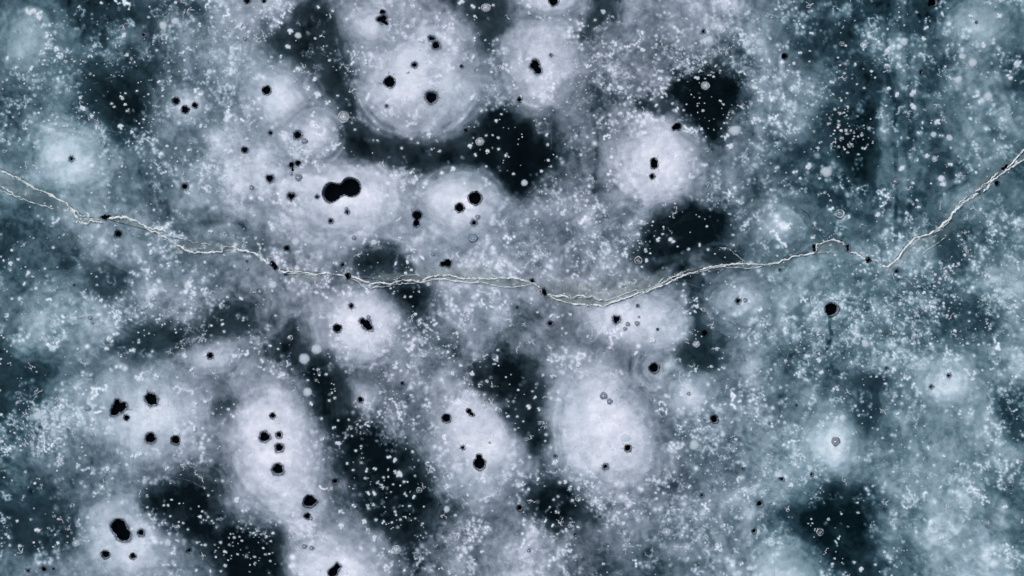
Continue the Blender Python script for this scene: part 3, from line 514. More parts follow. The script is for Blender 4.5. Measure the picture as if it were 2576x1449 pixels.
# ---------------------------------------------------------------- materials
def srgb(c): return tuple(((v / 255 + .055) / 1.055) ** 2.4 if v / 255 > .04045 else v / 255 / 12.92 for v in c)
GAIN = (1.0, 1.0, 1.0)      # light on a flat white surface, per channel
def alb(c):
    l = srgb(c); return tuple(min(.95, a / g) for a, g in zip(l, GAIN)) + (1,)
class N:
    def __init__(s, name):
        s.m = bpy.data.materials.new(name); s.m.use_nodes = True; s.t = s.m.node_tree; s.t.nodes.clear()
        s.out = s.n('ShaderNodeOutputMaterial'); s.b = s.n('ShaderNodeBsdfPrincipled'); s.l(s.b.outputs[0], s.out.inputs[0])
    def n(s, t, **k):
        x = s.t.nodes.new(t)
        for a, v in k.items(): setattr(x, a, v)
        return x
    def l(s, a, b): s.t.links.new(a, b)
    def attr(s, n): x = s.n('ShaderNodeAttribute', attribute_name=n); return x.outputs['Fac']
    def pos(s): return s.n('ShaderNodeNewGeometry').outputs['Position']
    def noise(s, scale, detail=4, rough=.6, vec=None, dist=0):
        x = s.n('ShaderNodeTexNoise'); x.inputs['Scale'].default_value = scale; x.inputs['Detail'].default_value = detail
        x.inputs['Roughness'].default_value = rough; x.inputs['Distortion'].default_value = dist; s.l(vec if vec else s.pos(), x.inputs['Vector']); return x.outputs['Fac']
    def math(s, op, a, b=0.0, c=None, clamp=False):
        x = s.n('ShaderNodeMath', operation=op, use_clamp=clamp)
        for i, v in enumerate((a, b, c)):
            if v is None: continue
            if isinstance(v, (int, float)): x.inputs[i].default_value = v
            else: s.l(v, x.inputs[i])
        return x.outputs[0]
    def ramp(s, fac, stops):
        x = s.n('ShaderNodeValToRGB'); e = x.color_ramp.elements
        while len(e) < len(stops): e.new(.5)
        for el, (p, c) in zip(e, stops): el.position = p; el.color = c
        s.l(fac, x.inputs[0]); return x.outputs[0]
    def mix(s, f, a, b):
        x = s.n('ShaderNodeMix', data_type='RGBA'); s.l(f, x.inputs[0]) if not isinstance(f, float) else setattr(x.inputs[0], 'default_value', f)
        for v, i in ((a, 6), (b, 7)):
            if isinstance(v, tuple): x.inputs[i].default_value = v
            else: s.l(v, x.inputs[i])
        return x.outputs[2]
    def bump(s, h, st, dist=.02):
        x = s.n('ShaderNodeBump'); x.inputs['Strength'].default_value = st; x.inputs['Distance'].default_value = dist; s.l(h, x.inputs['Height']); s.l(x.outputs[0], s.b.inputs['Normal'])
def ice_material():
    s = N('lake_ice')
    f1 = s.math('SUBTRACT', s.noise(26, 5, .75), .5); f2 = s.math('SUBTRACT', s.noise(6, 4, .6, dist=.6), .5)
    m0 = s.attr('milk'); big_ = s.math('ADD', s.math('MULTIPLY', s.math('SUBTRACT', s.noise(.55, 6, .62, dist=.4), .48), 1.5), s.math('MULTIPLY', s.math('SUBTRACT', s.noise(3.5, 5, .7), .5), .5))
    far = s.math('ADD', .47, big_, clamp=True); o_ = s.attr('outer')
    m = s.math('ADD', s.math('MULTIPLY', m0, s.math('SUBTRACT', 1.0, o_)), s.math('MULTIPLY', far, o_)); g = s.math('ADD', s.math('MULTIPLY', f1, .15), s.math('MULTIPLY', f2, .06))
    env = s.math('MULTIPLY', m, 1.9, clamp=True)
    m2 = s.math('ADD', m, s.math('MULTIPLY', g, env))
    A = s.ramp(m2, [(0, alb((2, 9, 13))), (.13, alb((7, 19, 25))), (.32, alb((50, 65, 74))), (.5, alb((106, 117, 128))), (.68, alb((153, 163, 175))), (.82, alb((201, 208, 219))), (1, alb((240, 242, 250)))])
    B = s.ramp(m2, [(0, alb((3, 12, 18))), (.13, alb((7, 24, 30))), (.32, alb((42, 67, 77))), (.5, alb((90, 117, 127))), (.68, alb((143, 167, 177))), (.82, alb((188, 208, 217))), (1, alb((236, 245, 248)))])
    Cc = s.mix(s.attr('cool'), A, B)
    O = s.ramp(m2, [(0, alb((10, 20, 22))), (.5, alb((108, 122, 122))), (1, alb((225, 235, 226)))])
    s.l(s.mix(s.attr('slush'), Cc, O), s.b.inputs['Base Color'])
    s.b.inputs['Roughness'].default_value = .55; s.b.inputs['Specular IOR Level'].default_value = .02
    s.bump(s.math('ADD', f1, s.math('MULTIPLY', f2, .5)), .35, .03); return s.m
def alpha_material(name, c, crumb=0.0, rough=.5, scale=30, spec=.2, crumb_lo=.36, crumb_hi=.56, c2=None, bump=.3):
    s = N(name); n = s.noise(scale, 3, .65)
    if c2: s.l(s.mix(s.noise(scale * .7, 2, .5), alb(c), alb(c2)), s.b.inputs['Base Color'])
    else: s.b.inputs['Base Color'].default_value = alb(c)
    s.b.inputs['Roughness'].default_value = rough; s.b.inputs['Specular IOR Level'].default_value = spec
    a = s.attr('cover')
    if crumb:
        mr = s.n('ShaderNodeMapRange'); s.l(s.math('ADD', n, s.math('MULTIPLY', s.math('SUBTRACT', a, .5), .35)), mr.inputs[0]); mr.inputs[1].default_value = crumb_lo; mr.inputs[2].default_value = crumb_hi
        k = s.math('ADD', s.math('MULTIPLY', mr.outputs[0], crumb), 1 - crumb); a = s.math('MULTIPLY', a, k, clamp=True)
    s.l(a, s.b.inputs['Alpha']); s.bump(n, bump, .03); return s.m
def solid(name, c, rough=.5, spec=.2, scale=20, amt=.3, c2=None):
    s = N(name); n = s.noise(scale, 4, .6); c2 = c2 or tuple(int(v * .75) for v in c)
    s.l(s.mix(n, alb(c), alb(c2)), s.b.inputs['Base Color']); s.b.inputs['Roughness'].default_value = rough
    s.b.inputs['Specular IOR Level'].default_value = spec; s.bump(n, amt, .02); return s.m
M_ICE = ice_material()
M_WATER = solid('dark_lake_water', (3, 8, 13), .15, .05, 6, .05)
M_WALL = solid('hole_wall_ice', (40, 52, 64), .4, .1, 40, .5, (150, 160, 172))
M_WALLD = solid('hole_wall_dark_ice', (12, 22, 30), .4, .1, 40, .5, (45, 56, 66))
M_RIM = alpha_material('wet_hole_rim', (22, 32, 42), .5, .5, 45)
M_HALO = alpha_material('grey_slush_rim', (52, 62, 74), .85, .5, 38, c2=(120, 128, 145))
M_DARKLINE = alpha_material('hairline_fracture', (26, 38, 48), .3, .5, 50)
M_FROST = alpha_material('white_frost', (246, 248, 252), .9, .6, 42, c2=(205, 212, 226))
M_BUB = alpha_material('crusty_air_bubble', (232, 242, 246), .8, .5, 34, c2=(188, 204, 216))
M_SOFT = alpha_material('cloudy_air_bubble', (206, 220, 228), .15, .5, 14)
M_RINGW = alpha_material('white_bubble_ring', (238, 242, 247), .5, .4, 40)
M_RINGD = alpha_material('dark_bubble_ring', (38, 50, 62), .4, .4, 40)
M_RINGG = alpha_material('grey_bubble_disc', (128, 140, 156), .3, .4, 26)
M_RINGB = alpha_material('blue_bubble_disc', (120, 146, 166), .3, .4, 26)
M_EDGE = alpha_material('broken_ice_edge', (238, 248, 247), .5, .5, 26, c2=(228, 234, 235), crumb_lo=.26, crumb_hi=.42, bump=.6)
M_HAIR = alpha_material('pale_hairline', (120, 136, 150), .85, .5, 30)

# ---------------------------------------------------------------- hole outlines
holes = []
for c, r, cs, fl, ph in H:
    cc = [T(c, r, x, y) + (q / 3.0,) for x, y, q in cs]
    wsum = sum(q for _, _, q in cc)
    ctr = (sum(x * q for x, y, q in cc) / wsum, sum(y * q for x, y, q in cc) / wsum)
    n = 56 if max(q for _, _, q in cc) > 9 else 32; rad = []
    sd = len(holes) * 3.7
    for k in range(n):
        a = 2 * math.pi * k / n; dx, dy = math.cos(a), math.sin(a); best = .6 * min(q for _, _, q in cc)
        for x, y, q in cc:
            ex, ey = x - ctr[0], y - ctr[1]; b = ex * dx + ey * dy; disc = b * b - (ex * ex + ey * ey - q * q)
            if disc > 0: best = max(best, b + math.sqrt(disc))
        wob = 1 + (.05 * math.sin(3 * a + sd) + .035 * math.sin(5 * a + 2 * sd) + .03 * math.sin(9 * a + 1.7 * sd)) * (1.3 if 'g' in fl else .55) * (2.2 if 'heart' in ph or 'ragged' in ph or 'diamond' in ph else 1)
        rad.append(best * wob)
    rad = np.array(rad); rad = (np.roll(rad, 1) + 2 * rad + np.roll(rad, -1)) / 4
    holes.append(dict(c=ctr, rad=rad, n=n, fl=fl, ph=ph, big=float(rad.mean()), cc=cc))

# ---------------------------------------------------------------- the ice sheet (one regular survey grid, cut into its patches)
def axis(lo, hi, step):
    core = np.arange(lo - 60, hi + 60.01, step); out = []; s = step * 2; p = core[-1]
    while p < hi + 40000: p += s; out.append(p); s *= 1.12 if p > hi + 900 else 1.01
    out = np.array(out) - core[-1]
    return np.concatenate([core[0] - out[::-1], core, core[-1] + out])
ax = axis(0, 2576, 2.1); ay = axis(0, 1449, 2.1); nx, ny = len(ax), len(ay)
X, Y = np.meshgrid(ax, ay); X = X.ravel(); Y = Y.ravel()
lev, det = lowfield(X, Y)
dens = np.full(X.shape, .35)
for cx, cy, rx, ry, a in DENSE: dens += a * .6 * np.exp(-(((X - cx) / rx) ** 2 + ((Y - cy) / ry) ** 2))
# mottling: cloudy lace, streaky wisps and tiny white flecks frozen into the ice
fine = fbm(X, Y, 13, 4, 2, .65); mid = fbm(X, Y, 42, 3, 5)
def streak(sc, el, seed):
    ux = X + 55 * fbm(X, Y, 210, 2, seed) + 8 * fbm(X, Y, 30, 2, seed + 1); uy = Y + 55 * fbm(X, Y, 210, 2, seed + 2) + 8 * fbm(X, Y, 30, 2, seed + 3)
    out = 0; wt = 0
    for k, an in enumerate((.45, 1.35, 2.6)):
        w_ = ss(-.25, .35, fbm(X, Y, 260, 2, seed + 4 + k)) + .02
        p = ux * math.cos(an) + uy * math.sin(an); q_ = -ux * math.sin(an) + uy * math.cos(an)
        out = out + w_ * fbm(p / el, q_, sc, 3, seed + k); wt = wt + w_
    return out / np.sqrt(wt)
wis = streak(9, 3.2, 1); wis2 = streak(26, 3.0, 4)
# layered shelves of older ice: faint contour lines that follow the patches
shelf = (.16 + .9 * np.abs(fbm(X, Y, 170, 2, 0))) * np.sin(lev * 6.5 + 5 * fbm(X, Y, 120, 3, 5)) * ss(1.2, 3, lev)
lev = lev + .2 + .65 * shelf * (.3 + .7 * det) + det * (1.0 * fine + (1.25 * mid + .8 * fbm(X, Y, 88, 3, 1)) * ss(1, 3, lev)) + (.4 + .6 * det) * (.9 * wis + 1.3 * wis2 * ss(1, 3, lev))
ridge = 1 - np.abs(fbm(X + 9 * fine, Y + 9 * mid, 17, 3, 6)) * 5
clump = ss(.05, .45, fbm(X, Y, 60, 3, 4) + .12 * dens)
lace = ss(.45, 1.0, ridge) * clump * (.35 + .65 * det)
fleck = ss(.27, .5, fbm(X, Y, 6.5, 2, 3)) * ss(-.15, .35, fbm(X, Y, 40, 2, 0) + .18 * dens)
lev = lev + 1.0 * lace * np.clip(dens, 0, 1.4) * ss(0, 3, lev) + 1.9 * fleck * np.clip(dens, .1, 1.6) * (.25 + .75 * det)
bubs = []
for (c, r), s in BUB.items():
    a = [float(t) for t in s.split()]
    for i in range(0, len(a), 3):
        x, y = T(c, r, a[i], a[i + 1]); bubs.append([x, y, abs(a[i + 2]) / 3.0, a[i + 2] < 0])
rings = [(T(c, r, x, y), q / 3.0, k, ph) for c, r, x, y, q, k, ph in RB]
def local(x, y, rr):
    i0, i1 = np.searchsorted(ax, [x - rr, x + rr]); j0, j1 = np.searchsorted(ay, [y - rr, y + rr])
    return (np.arange(j0, j1)[:, None] * nx + np.arange(i0, i1)[None, :]).ravel()
# crumbs: clusters of whitish flecks frozen in, thick in the mottled belts
cr = np.random.RandomState(3); NC = 17000; ccx = cr.uniform(-50, 2626, NC); ccy = cr.uniform(-50, 1500, NC); cl, _ = lowfield(ccx, ccy)
cd = np.full(NC, .34)
for cx, cy, rx, ry, a in DENSE: cd += .35 * a * np.exp(-(((ccx - cx) / rx) ** 2 + ((ccy - cy) / ry) ** 2))
cd *= ss(.3, 2.2, cl) * (.42 + .58 * ss(8.0, 6.4, cl)) * (.12 + 1.9 * ss(-.15, .42, fbm(ccx, ccy, 70, 3, 2)))
add = np.zeros(X.shape); CORES = []
for t in np.where(cr.rand(NC) < cd)[0]:
    x, y = ccx[t], ccy[t]; a = cr.uniform(0, 6.28); sz = cr.choice([1.8, 2.7, 3.8, 5.4], p=[.24, .28, .29, .19]); br = 1.6 + cr.exponential(1.7); mm = 1 + int(cr.exponential(7 if sz < 3 else 2.5)); core = cr.rand() < .38; br = min(br, 4.2) if sz > 3 else br
    for k in range(min(mm, 26)):
        q = sz * cr.uniform(.6, 1.3); I = local(x, y, q * 2.4)
        add[I] = np.maximum(add[I], br * cr.uniform(.6, 1.15) * np.exp(-((X[I] - x) ** 2 + (Y[I] - y) ** 2) / (q * q)))
        if core and cr.rand() < .5: CORES.append((x, y, q * cr.uniform(.5, .85), min(1, .25 + br * .16)))
        if cr.rand() < .25: x, y = ccx[t] + cr.normal(0, 7), ccy[t] + cr.normal(0, 7)
        a += cr.uniform(-1.3, 1.3); st = q * cr.uniform(1.1, 2.2); x += st * math.cos(a); y += st * math.sin(a)
NL_ = 3600; lux = cr.uniform(-50, 2626, NL_); luy = cr.uniform(-50, 1500, NL_); ll, _ = lowfield(lux, luy); ld = np.full(NL_, .14)
for cx, cy, rx, ry, a in DENSE: ld += .28 * a * np.exp(-(((lux - cx) / rx) ** 2 + ((luy - cy) / ry) ** 2))
ld *= (.25 + .75 * ss(7.6, 6.0, ll)) * (.25 + 1.6 * ss(-.15, .4, fbm(lux, luy, 70, 3, 2)))
for t in np.where(cr.rand(NL_) < ld)[0]:
    q = cr.uniform(3.0, 6.2); x, y = lux[t], luy[t]; I = local(x, y, q * 2); an = cr.uniform(0, 3.1); k_ = cr.uniform(.65, 1)
    dx_ = (X[I] - x) * math.cos(an) + (Y[I] - y) * math.sin(an); dy_ = (-(X[I] - x) * math.sin(an) + (Y[I] - y) * math.cos(an)) / k_
    r_ = np.sqrt(dx_ ** 2 + dy_ ** 2) / q * (1 + .5 * fbm(X[I], Y[I], 5, 2, 4))
    add[I] = np.maximum(add[I], cr.uniform(1.6, 3.6) * ss(1.25, .45, r_) * (1 + .5 * fbm(X[I], Y[I], 4, 2, 1)))
lev = lev + add * np.clip((10.2 - lev) / 5, .2, 1)
# bubbles cloud the ice round them
for x, y, q, soft in bubs:
    I = local(x, y, q * 2.6); d2 = ((X[I] - x) ** 2 + (Y[I] - y) ** 2) / (q * q)
    lev[I] += (1.5 if soft else 1.9) * np.exp(-d2 * (.8 if soft else .9)) * np.clip((9.2 - lev[I]) / 5, 0, 1)
for (x, y), q, k, ph in rings:
    if k in 'wp':
        I = local(x, y, q * 2.4); d2 = ((X[I] - x) ** 2 + (Y[I] - y) ** 2) / (q * q); lev[I] += 1.2 * np.exp(-d2 * .8)
for ho in holes:      # wet ice right at a hole is clearer
    if 'g' in ho['fl']:
        x, y = ho['c']; q = ho['big']; I = local(x, y, q * 3); d2 = ((X[I] - x) ** 2 + (Y[I] - y) ** 2) / (q * q); lev[I] -= 1.6 * np.exp(-d2 * .55)
slush = np.zeros(X.shape)
for pl, hw, st in SLUSH:
    m = (X > min(p[0] for p in pl) - 50) & (X < max(p[0] for p in pl) + 50) & (Y > min(p[1] for p in pl) - 50) & (Y < max(p[1] for p in pl) + 50)
    w = ss(1.35, .6, lined(X[m], Y[m], pl) / hw + .5 * fbm(X[m], Y[m], 18, 2, 2)); k = .8 * st * w
    lev[m] = lev[m] * (1 - .75 * k) + (4.7 + .6 * wis[m] * 2) * .75 * k; slush[m] = np.maximum(slush[m], .9 * k)
outer = ss(80, 700, np.maximum(np.maximum(-X, X - 2576), np.maximum(-Y, Y - 1449)))
milk = np.clip((lev * .097 + .022), .0, 1.0)
cool = np.clip(ss(900, 150, X + .25 * Y - 60 * fbm(X, Y, 300, 2, 1)) * .95 + ss(1650, 2250, X + .12 * Y) * .95 + .25 * fbm(X, Y, 200, 3, 3) + .08, 0, 1)
Z = .05 * (np.clip(det, 0, 1) * -1 + 1) * ss(3, 7, lev) + .012 * mid + .006 * fine
Z = np.where((X < -60) | (X > 2636) | (Y < -60) | (Y > 1509), .012 * mid, Z)
XW = (X - CX) / 100; YW = (CY - Y) / 100
def zat(x, y): return float(Z[min(ny - 1, np.searchsorted(ay, y)) * nx + min(nx - 1, np.searchsorted(ax, x))])
i = np.arange(nx - 1); j = np.arange(ny - 1); II, JJ = np.meshgrid(i, j); q0 = (JJ * nx + II).ravel()
F = np.stack([q0, q0 + nx, q0 + nx + 1, q0 + 1], 1)
fx = (X[q0] + X[q0 + 1]) / 2; fy = (Y[q0] + Y[q0 + nx]) / 2
own = np.zeros(len(F), np.int32)
for k, D in enumerate(DOMES):
    m = np.where((abs(fx - D[0]) < 1.4 * max(D[2], D[3])) & (abs(fy - D[1]) < 1.4 * max(D[2], D[3])))[0]
    own[m[domerho(D, fx[m], fy[m]) < (1.02 if D[6] < .3 else .92)]] = 1 + k
for k, (poly, l_, soft, lab) in enumerate(DARKS):
    m = np.where((fx > min(p[0] for p in poly) - 40) & (fx < max(p[0] for p in poly) + 40) & (fy > min(p[1] for p in poly) - 40) & (fy < max(p[1] for p in poly) + 40))[0]
    x, y = fx[m], fy[m]
    wx = x + 34 * fbm(x, y, 110, 3, 0); wy = y + 34 * fbm(x, y, 110, 3, 1)
    own[m[polysd(.68 * x + .32 * wx, .68 * y + .32 * wy, poly) < 2]] = 100 + k
for ho in holes:
    x, y = ho['c']; rm = ho['rad'].max() + 3
    m = np.where((abs(fx - x) < rm) & (abs(fy - y) < rm))[0]
    a = np.arctan2(fy[m] - y, fx[m] - x) % (2 * math.pi); t = a / (2 * math.pi) * ho['n']; i0 = t.astype(int) % ho['n']
    rr = ho['rad'][i0] + (ho['rad'][(i0 + 1) % ho['n']] - ho['rad'][i0]) * (t - np.floor(t))
    own[m[np.hypot(fx[m] - x, fy[m] - y) < rr - .2]] = -1
VW = np.stack([XW, YW, Z], 1)
def cut(oid, name, loc):
    f = F[own == oid]; u, inv = np.unique(f.ravel(), return_inverse=True)
    return mesh_np(name, VW[u], inv.reshape(f.shape), M_ICE, dict(milk=milk[u], cool=cool[u], slush=slush[u], outer=outer[u]), loc=loc)
tag(cut(0, 'frozen_lake', (0, 0, 0)), "mottled grey blue ice sheet covering the whole lake", kind='structure')
w = mesh_np('lake_water', [(-350, -350, -.6), (350, -350, -.6), (350, 350, -.6), (-350, 350, -.6)], [(0, 1, 2, 3)], M_WATER)
tag(w, "black lake water under the ice", kind='structure')
for k, D in enumerate(DOMES):
    x, y = W(D[0], D[1]); tag(cut(1 + k, 'milky_ice_patch', (x, y, 0)), D[7], 'ice patch', 'pale milky ice patches')
for k, (poly, l_, soft, lab) in enumerate(DARKS):
    x, y = W(sum(p[0] for p in poly) / len(poly), sum(p[1] for p in poly) / len(poly))
    tag(cut(100 + k, 'clear_ice_patch', (x, y, 0)), lab, 'clear ice', 'dark windows of clear ice')

# ---------------------------------------------------------------- small mesh builders (metres, local)
def ribbon(pts, width, z, jit=.35, ends=True, rise=0.0, seed=0, step=2.0, zf=None, fade=0.9):
    """crumbly ribbon along chart points -> V, F, cover"""
    q = [];
    for (x0, y0), (x1, y1) in zip(pts[:-1], pts[1:]):
        L = math.hypot(x1 - x0, y1 - y0); n = max(1, int(L / step))
        for k in range(n): q.append((x0 + (x1 - x0) * k / n, y0 + (y1 - y0) * k / n))
    q.append(pts[-1]); q = np.array(q)
    for _ in range(3): q[1:-1] = (q[:-2] + 2 * q[1:-1] + q[2:]) / 4
    s = np.arange(len(q)) * step
    tn = np.gradient(q, axis=0) if len(q) > 2 else np.array([q[1] - q[0]] * len(q)); tn /= np.linalg.norm(tn, axis=1)[:, None] + 1e-9
    nm = np.stack([-tn[:, 1], tn[:, 0]], 1)
    q = q + nm * (fbm(s, s * 0 + seed, 14, 3, 2) * 4.0 * jit)[:, None]
    V = []; A = []; Fc = []
    for k in range(len(q)):
        e = min(1, k / 3, (len(q) - 1 - k) / 3) if ends else 1
        e = max(e, .05)
        wl = width * e * (1 + 1.6 * jit * float(fbm(np.array([s[k]]), np.array([seed + 9.1]), 7, 3, 1)[0]))
        wr = width * e * (1 + 1.6 * jit * float(fbm(np.array([s[k]]), np.array([seed + 77.1]), 7, 3, 4)[0]))
        hk = 1 + 1.2 * float(fbm(np.array([s[k]]), np.array([seed + 31.]), 11, 3, 5)[0]); ck = min(1, max(.15, (.95 if fade < 1 else .72) + fade * float(fbm(np.array([s[k]]), np.array([seed + 55.]), 22, 3, 6)[0])))
        zz = z + (zat(q[k][0], q[k][1]) if zf is None else zf)
        for off, h, a in ((-1.6 * wl, 0, 0), (-.8 * wl, rise * .6, .75), (0.1 * wr, rise, 1), (.8 * wr, rise * .5, .75), (1.6 * wr, 0, 0)):
            x, y = q[k] + nm[k] * off * .5; wx, wy = W(x, y); V.append((wx, wy, zz + h * hk)); A.append(a * ck)
        if k:
            b = 5 * k
            for m in range(4): Fc.append((b - 5 + m, b + m, b + m + 1, b - 4 + m))
    return V, Fc, A
def joinm(parts):
    V, Fc, A = [], [], []
    for v, f, a in parts:
        o = len(V); V += v; A += a; Fc += [tuple(i + o for i in t) for t in f]
    return V, Fc, A
def build(name, parts, mat, loc=None, parent=None, off=(0, 0, 0)):
    V, Fc, A = joinm(parts); V = [(x - off[0], y - off[1], z - off[2]) for x, y, z in V]
    return mesh_np(name, V, Fc, mat, dict(cover=A), loc=loc or (0, 0, 0), parent=parent, smooth=True)

# ---------------------------------------------------------------- build the melt holes
Q = random.Random(5)
for hi, ho in enumerate(holes):
    cx, cy = ho['c']; wx, wy = W(cx, cy); z0 = zat(cx, cy); n = ho['n']; rad = ho['rad']; fl = ho['fl']; big = ho['big']
    root = empty('melt_hole', (wx, wy, z0))
    tag(root, "black melt hole: " + ho['ph'], 'ice hole', 'black melt holes through the ice')
    A = [2 * math.pi * k / n for k in range(n)]
    def ring(rr, z, dx=0, dy=0): return [((rr[k] * math.cos(A[k]) + dx) / 100, -(rr[k] * math.sin(A[k]) + dy) / 100, z) for k in range(n)]
    depth = .035 + .004 * big
    led = .8
    # lip: thin collar that lies on the sheet and turns down into the shaft
    def strips(rs, mat, name, al=None):
        V = [p for r_ in rs for p in r_]; Fc = []
        for m in range(len(rs) - 1):
            for k in range(n): Fc.append((m * n + k, m * n + (k + 1) % n, (m + 1) * n + (k + 1) % n, (m + 1) * n + k))
        return mesh_np(name, V, Fc, mat, dict(cover=al if al is not None else [1] * len(V)), parent=root, smooth=True)
    wob = np.array([1 + .25 * math.sin(4 * a + hi) + .2 * math.sin(7 * a + 2 * hi) for a in A])
    ex = (2.6 + .07 * big) * wob + (2.2 + .12 * big if 'g' in fl else 0) * wob[::-1]
    strips([ring(rad - .2, -.012), ring(rad + .5, .010), ring(rad + .45 * ex, .010), ring(rad + ex, .008)], M_HALO if 'g' in fl else M_RIM, 'rim',
           [1] * n + [.95] * n + [.55] * n + [0] * n)
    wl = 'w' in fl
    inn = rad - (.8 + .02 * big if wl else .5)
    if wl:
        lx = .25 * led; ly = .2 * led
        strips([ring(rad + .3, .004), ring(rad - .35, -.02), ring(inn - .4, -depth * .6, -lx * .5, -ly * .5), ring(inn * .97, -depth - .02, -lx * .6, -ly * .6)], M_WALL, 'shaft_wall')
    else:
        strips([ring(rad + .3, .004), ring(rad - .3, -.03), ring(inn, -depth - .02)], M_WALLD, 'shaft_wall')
    V = [(0, 0, -depth)] + ring(rad * .99, -depth)
    mesh_np('water', V, [(0, k + 1, (k + 1) % n + 1) for k in range(n)], M_WATER, parent=root)
    if 's' in fl:
        ns = Q.randint(5, 8)
        for s_ in range(ns):
            a = 2 * math.pi * (s_ + Q.uniform(-.35, .35)) / ns; L = big * Q.uniform(.2, .8) + Q.uniform(3, 9)
            r0 = rad[int(a / (2 * math.pi) * n) % n] * .97; pts = [(cx + r0 * math.cos(a), cy + r0 * math.sin(a))]; aa = a
            for t in range(4):
                aa += Q.uniform(-.35, .35); pts.append((pts[-1][0] + L / 4 * math.cos(aa), pts[-1][1] + L / 4 * math.sin(aa)))
            ps = []; ps.append(ribbon(pts, 1.0, .012, .5, seed=hi * 10 + s_))
            if Q.random() < .5:
                b = aa + Q.choice((-.9, .9)); p2 = pts[2]; ps.append(ribbon([p2, (p2[0] + L * .4 * math.cos(b), p2[1] + L * .4 * math.sin(b))], .6, .012, .3, seed=hi + s_))
            build('radial_crack', ps, M_DARKLINE, parent=root, off=(wx, wy, z0))

# ---------------------------------------------------------------- ringed bubbles
def disc(rx, ry, z, prof, n=28, wob=.06, seed=0, cx=0, cy=0):
    """prof: list of (radius fraction, height, cover)"""
    V = [(cx, cy, z + prof[0][1])]; A = [prof[0][2]]; Fc = []
    for fr, h, c in prof[1:]:
        for k in range(n):
            a = 2 * math.pi * k / n; w_ = 1 + wob * (math.sin(3 * a + seed) + .7 * math.sin(5 * a + 2.3 * seed) + .5 * math.sin(8 * a + seed * 1.3))
            V.append((cx + rx * fr * w_ * math.cos(a), cy + ry * fr * w_ * math.sin(a), z + h)); A.append(c)
    for k in range(n): Fc.append((0, 1 + k, 1 + (k + 1) % n))
    for m in range(len(prof) - 2):
        o = 1 + m * n
        for k in range(n): Fc.append((o + k, o + n + k, o + n + (k + 1) % n, o + (k + 1) % n))
    return V, Fc, A
def rring(rx, ry, z, f0, f1, n=28, wob=.05, seed=0, h=.006, cut_=None, cx=0, cy=0):
    V, Fc, A = [], [], []; fm = (f0 + f1) / 2
    for fr, hh, c in ((f0, 0, 0), (f0 * .4 + fm * .6, h, 1), (f1 * .4 + fm * .6, h, 1), (f1, 0, 0)):
        for k in range(n):
            a = 2 * math.pi * k / n; w_ = 1 + wob * (math.sin(3 * a + seed) + .7 * math.sin(5 * a + 2.3 * seed))
            dim = .3 + .7 * abs(math.sin(a * .5 + seed * 2.1)) * (.7 + .3 * math.sin(3 * a + seed))
            V.append((cx + rx * fr * w_ * math.cos(a), cy + ry * fr * w_ * math.sin(a), z + hh)); A.append(c * dim * .7)
    for m in range(3):
        for k in range(n): Fc.append((m * n + k, (m + 1) * n + k, (m + 1) * n + (k + 1) % n, m * n + (k + 1) % n))
    return V, Fc, A
for bi, ((x, y), q, kind, ph) in enumerate(rings):
    wx, wy = W(x, y); z0 = zat(x, y); root = empty('ringed_bubble', (wx, wy, z0)); e = q / 100; ry = e * Q.uniform(.86, 1.05); rx = e
    tag(root, "ringed air bubble: " + ph, 'bubble', 'ringed air bubbles')
    S = bi * 1.7
    if kind == 'd':
        build('slush_disc', [disc(rx, ry, .014, [(0, .004, .75), (.5, .004, .7), (.9, .002, .6), (1.05, 0, 0)], seed=S)], M_RINGG, parent=root)
        build('dark_ring', [rring(rx, ry, .018, .72, 1.14, seed=S)] + ([rring(rx, ry, .018, .3, .5, seed=S + 2)] if q > 5 else []), M_RINGD, parent=root)
        build('bright_spot', [disc(rx * .3, ry * .22, .022, [(0, .003, 1), (.6, .003, .9), (1, 0, 0)], seed=S + 1, cx=-rx * .1, cy=-ry * .1)], M_RINGW, parent=root)
    elif kind == 'b':
        build('slush_disc', [disc(rx, ry, .014, [(0, .004, .9), (.5, .004, .9), (.9, .002, .8), (1.05, 0, 0)], seed=S)], M_RINGB, parent=root)
        build('dark_ring', [rring(rx, ry, .018, .8, 1.14, seed=S, wob=.03), rring(rx, ry, .018, .42, .58, seed=S, wob=.03)], M_RINGD, parent=root)
        build('white_ring', [rring(rx, ry, .021, .58, .8, seed=S, wob=.03), rring(rx, ry, .021, .12, .34, seed=S)], M_RINGW, parent=root)
    elif kind == 'w':
        build('dark_ring', [rring(rx, ry, .014, .95, 1.3, seed=S, wob=.03), rring(rx, ry, .014, .4, .65, seed=S)], M_RINGD, parent=root)
        build('white_ring', [rring(rx, ry, .02, .66, 1.02, seed=S), rring(rx, ry, .02, .12, .45, seed=S + 1, wob=.12)], M_RINGW, parent=root)
    else:
        build('cloudy_disc', [disc(rx, ry, .014, [(0, .004, .5), (.6, .004, .42), (.92, .002, .3), (1.15, 0, 0)], seed=S, wob=.05)], M_SOFT, parent=root)
        build('white_ring', [rring(rx, ry, .02, .3, .62, seed=S, wob=.14), rring(rx, ry, .02, .86, 1.08, seed=S + 3, wob=.05)], M_RINGW, parent=root)
        build('crusty_core', [disc(rx * .3, ry * .3, .024, [(0, .004, 1), (.6, .004, .9), (1, 0, 0)], seed=S + 1)], M_BUB, parent=root)

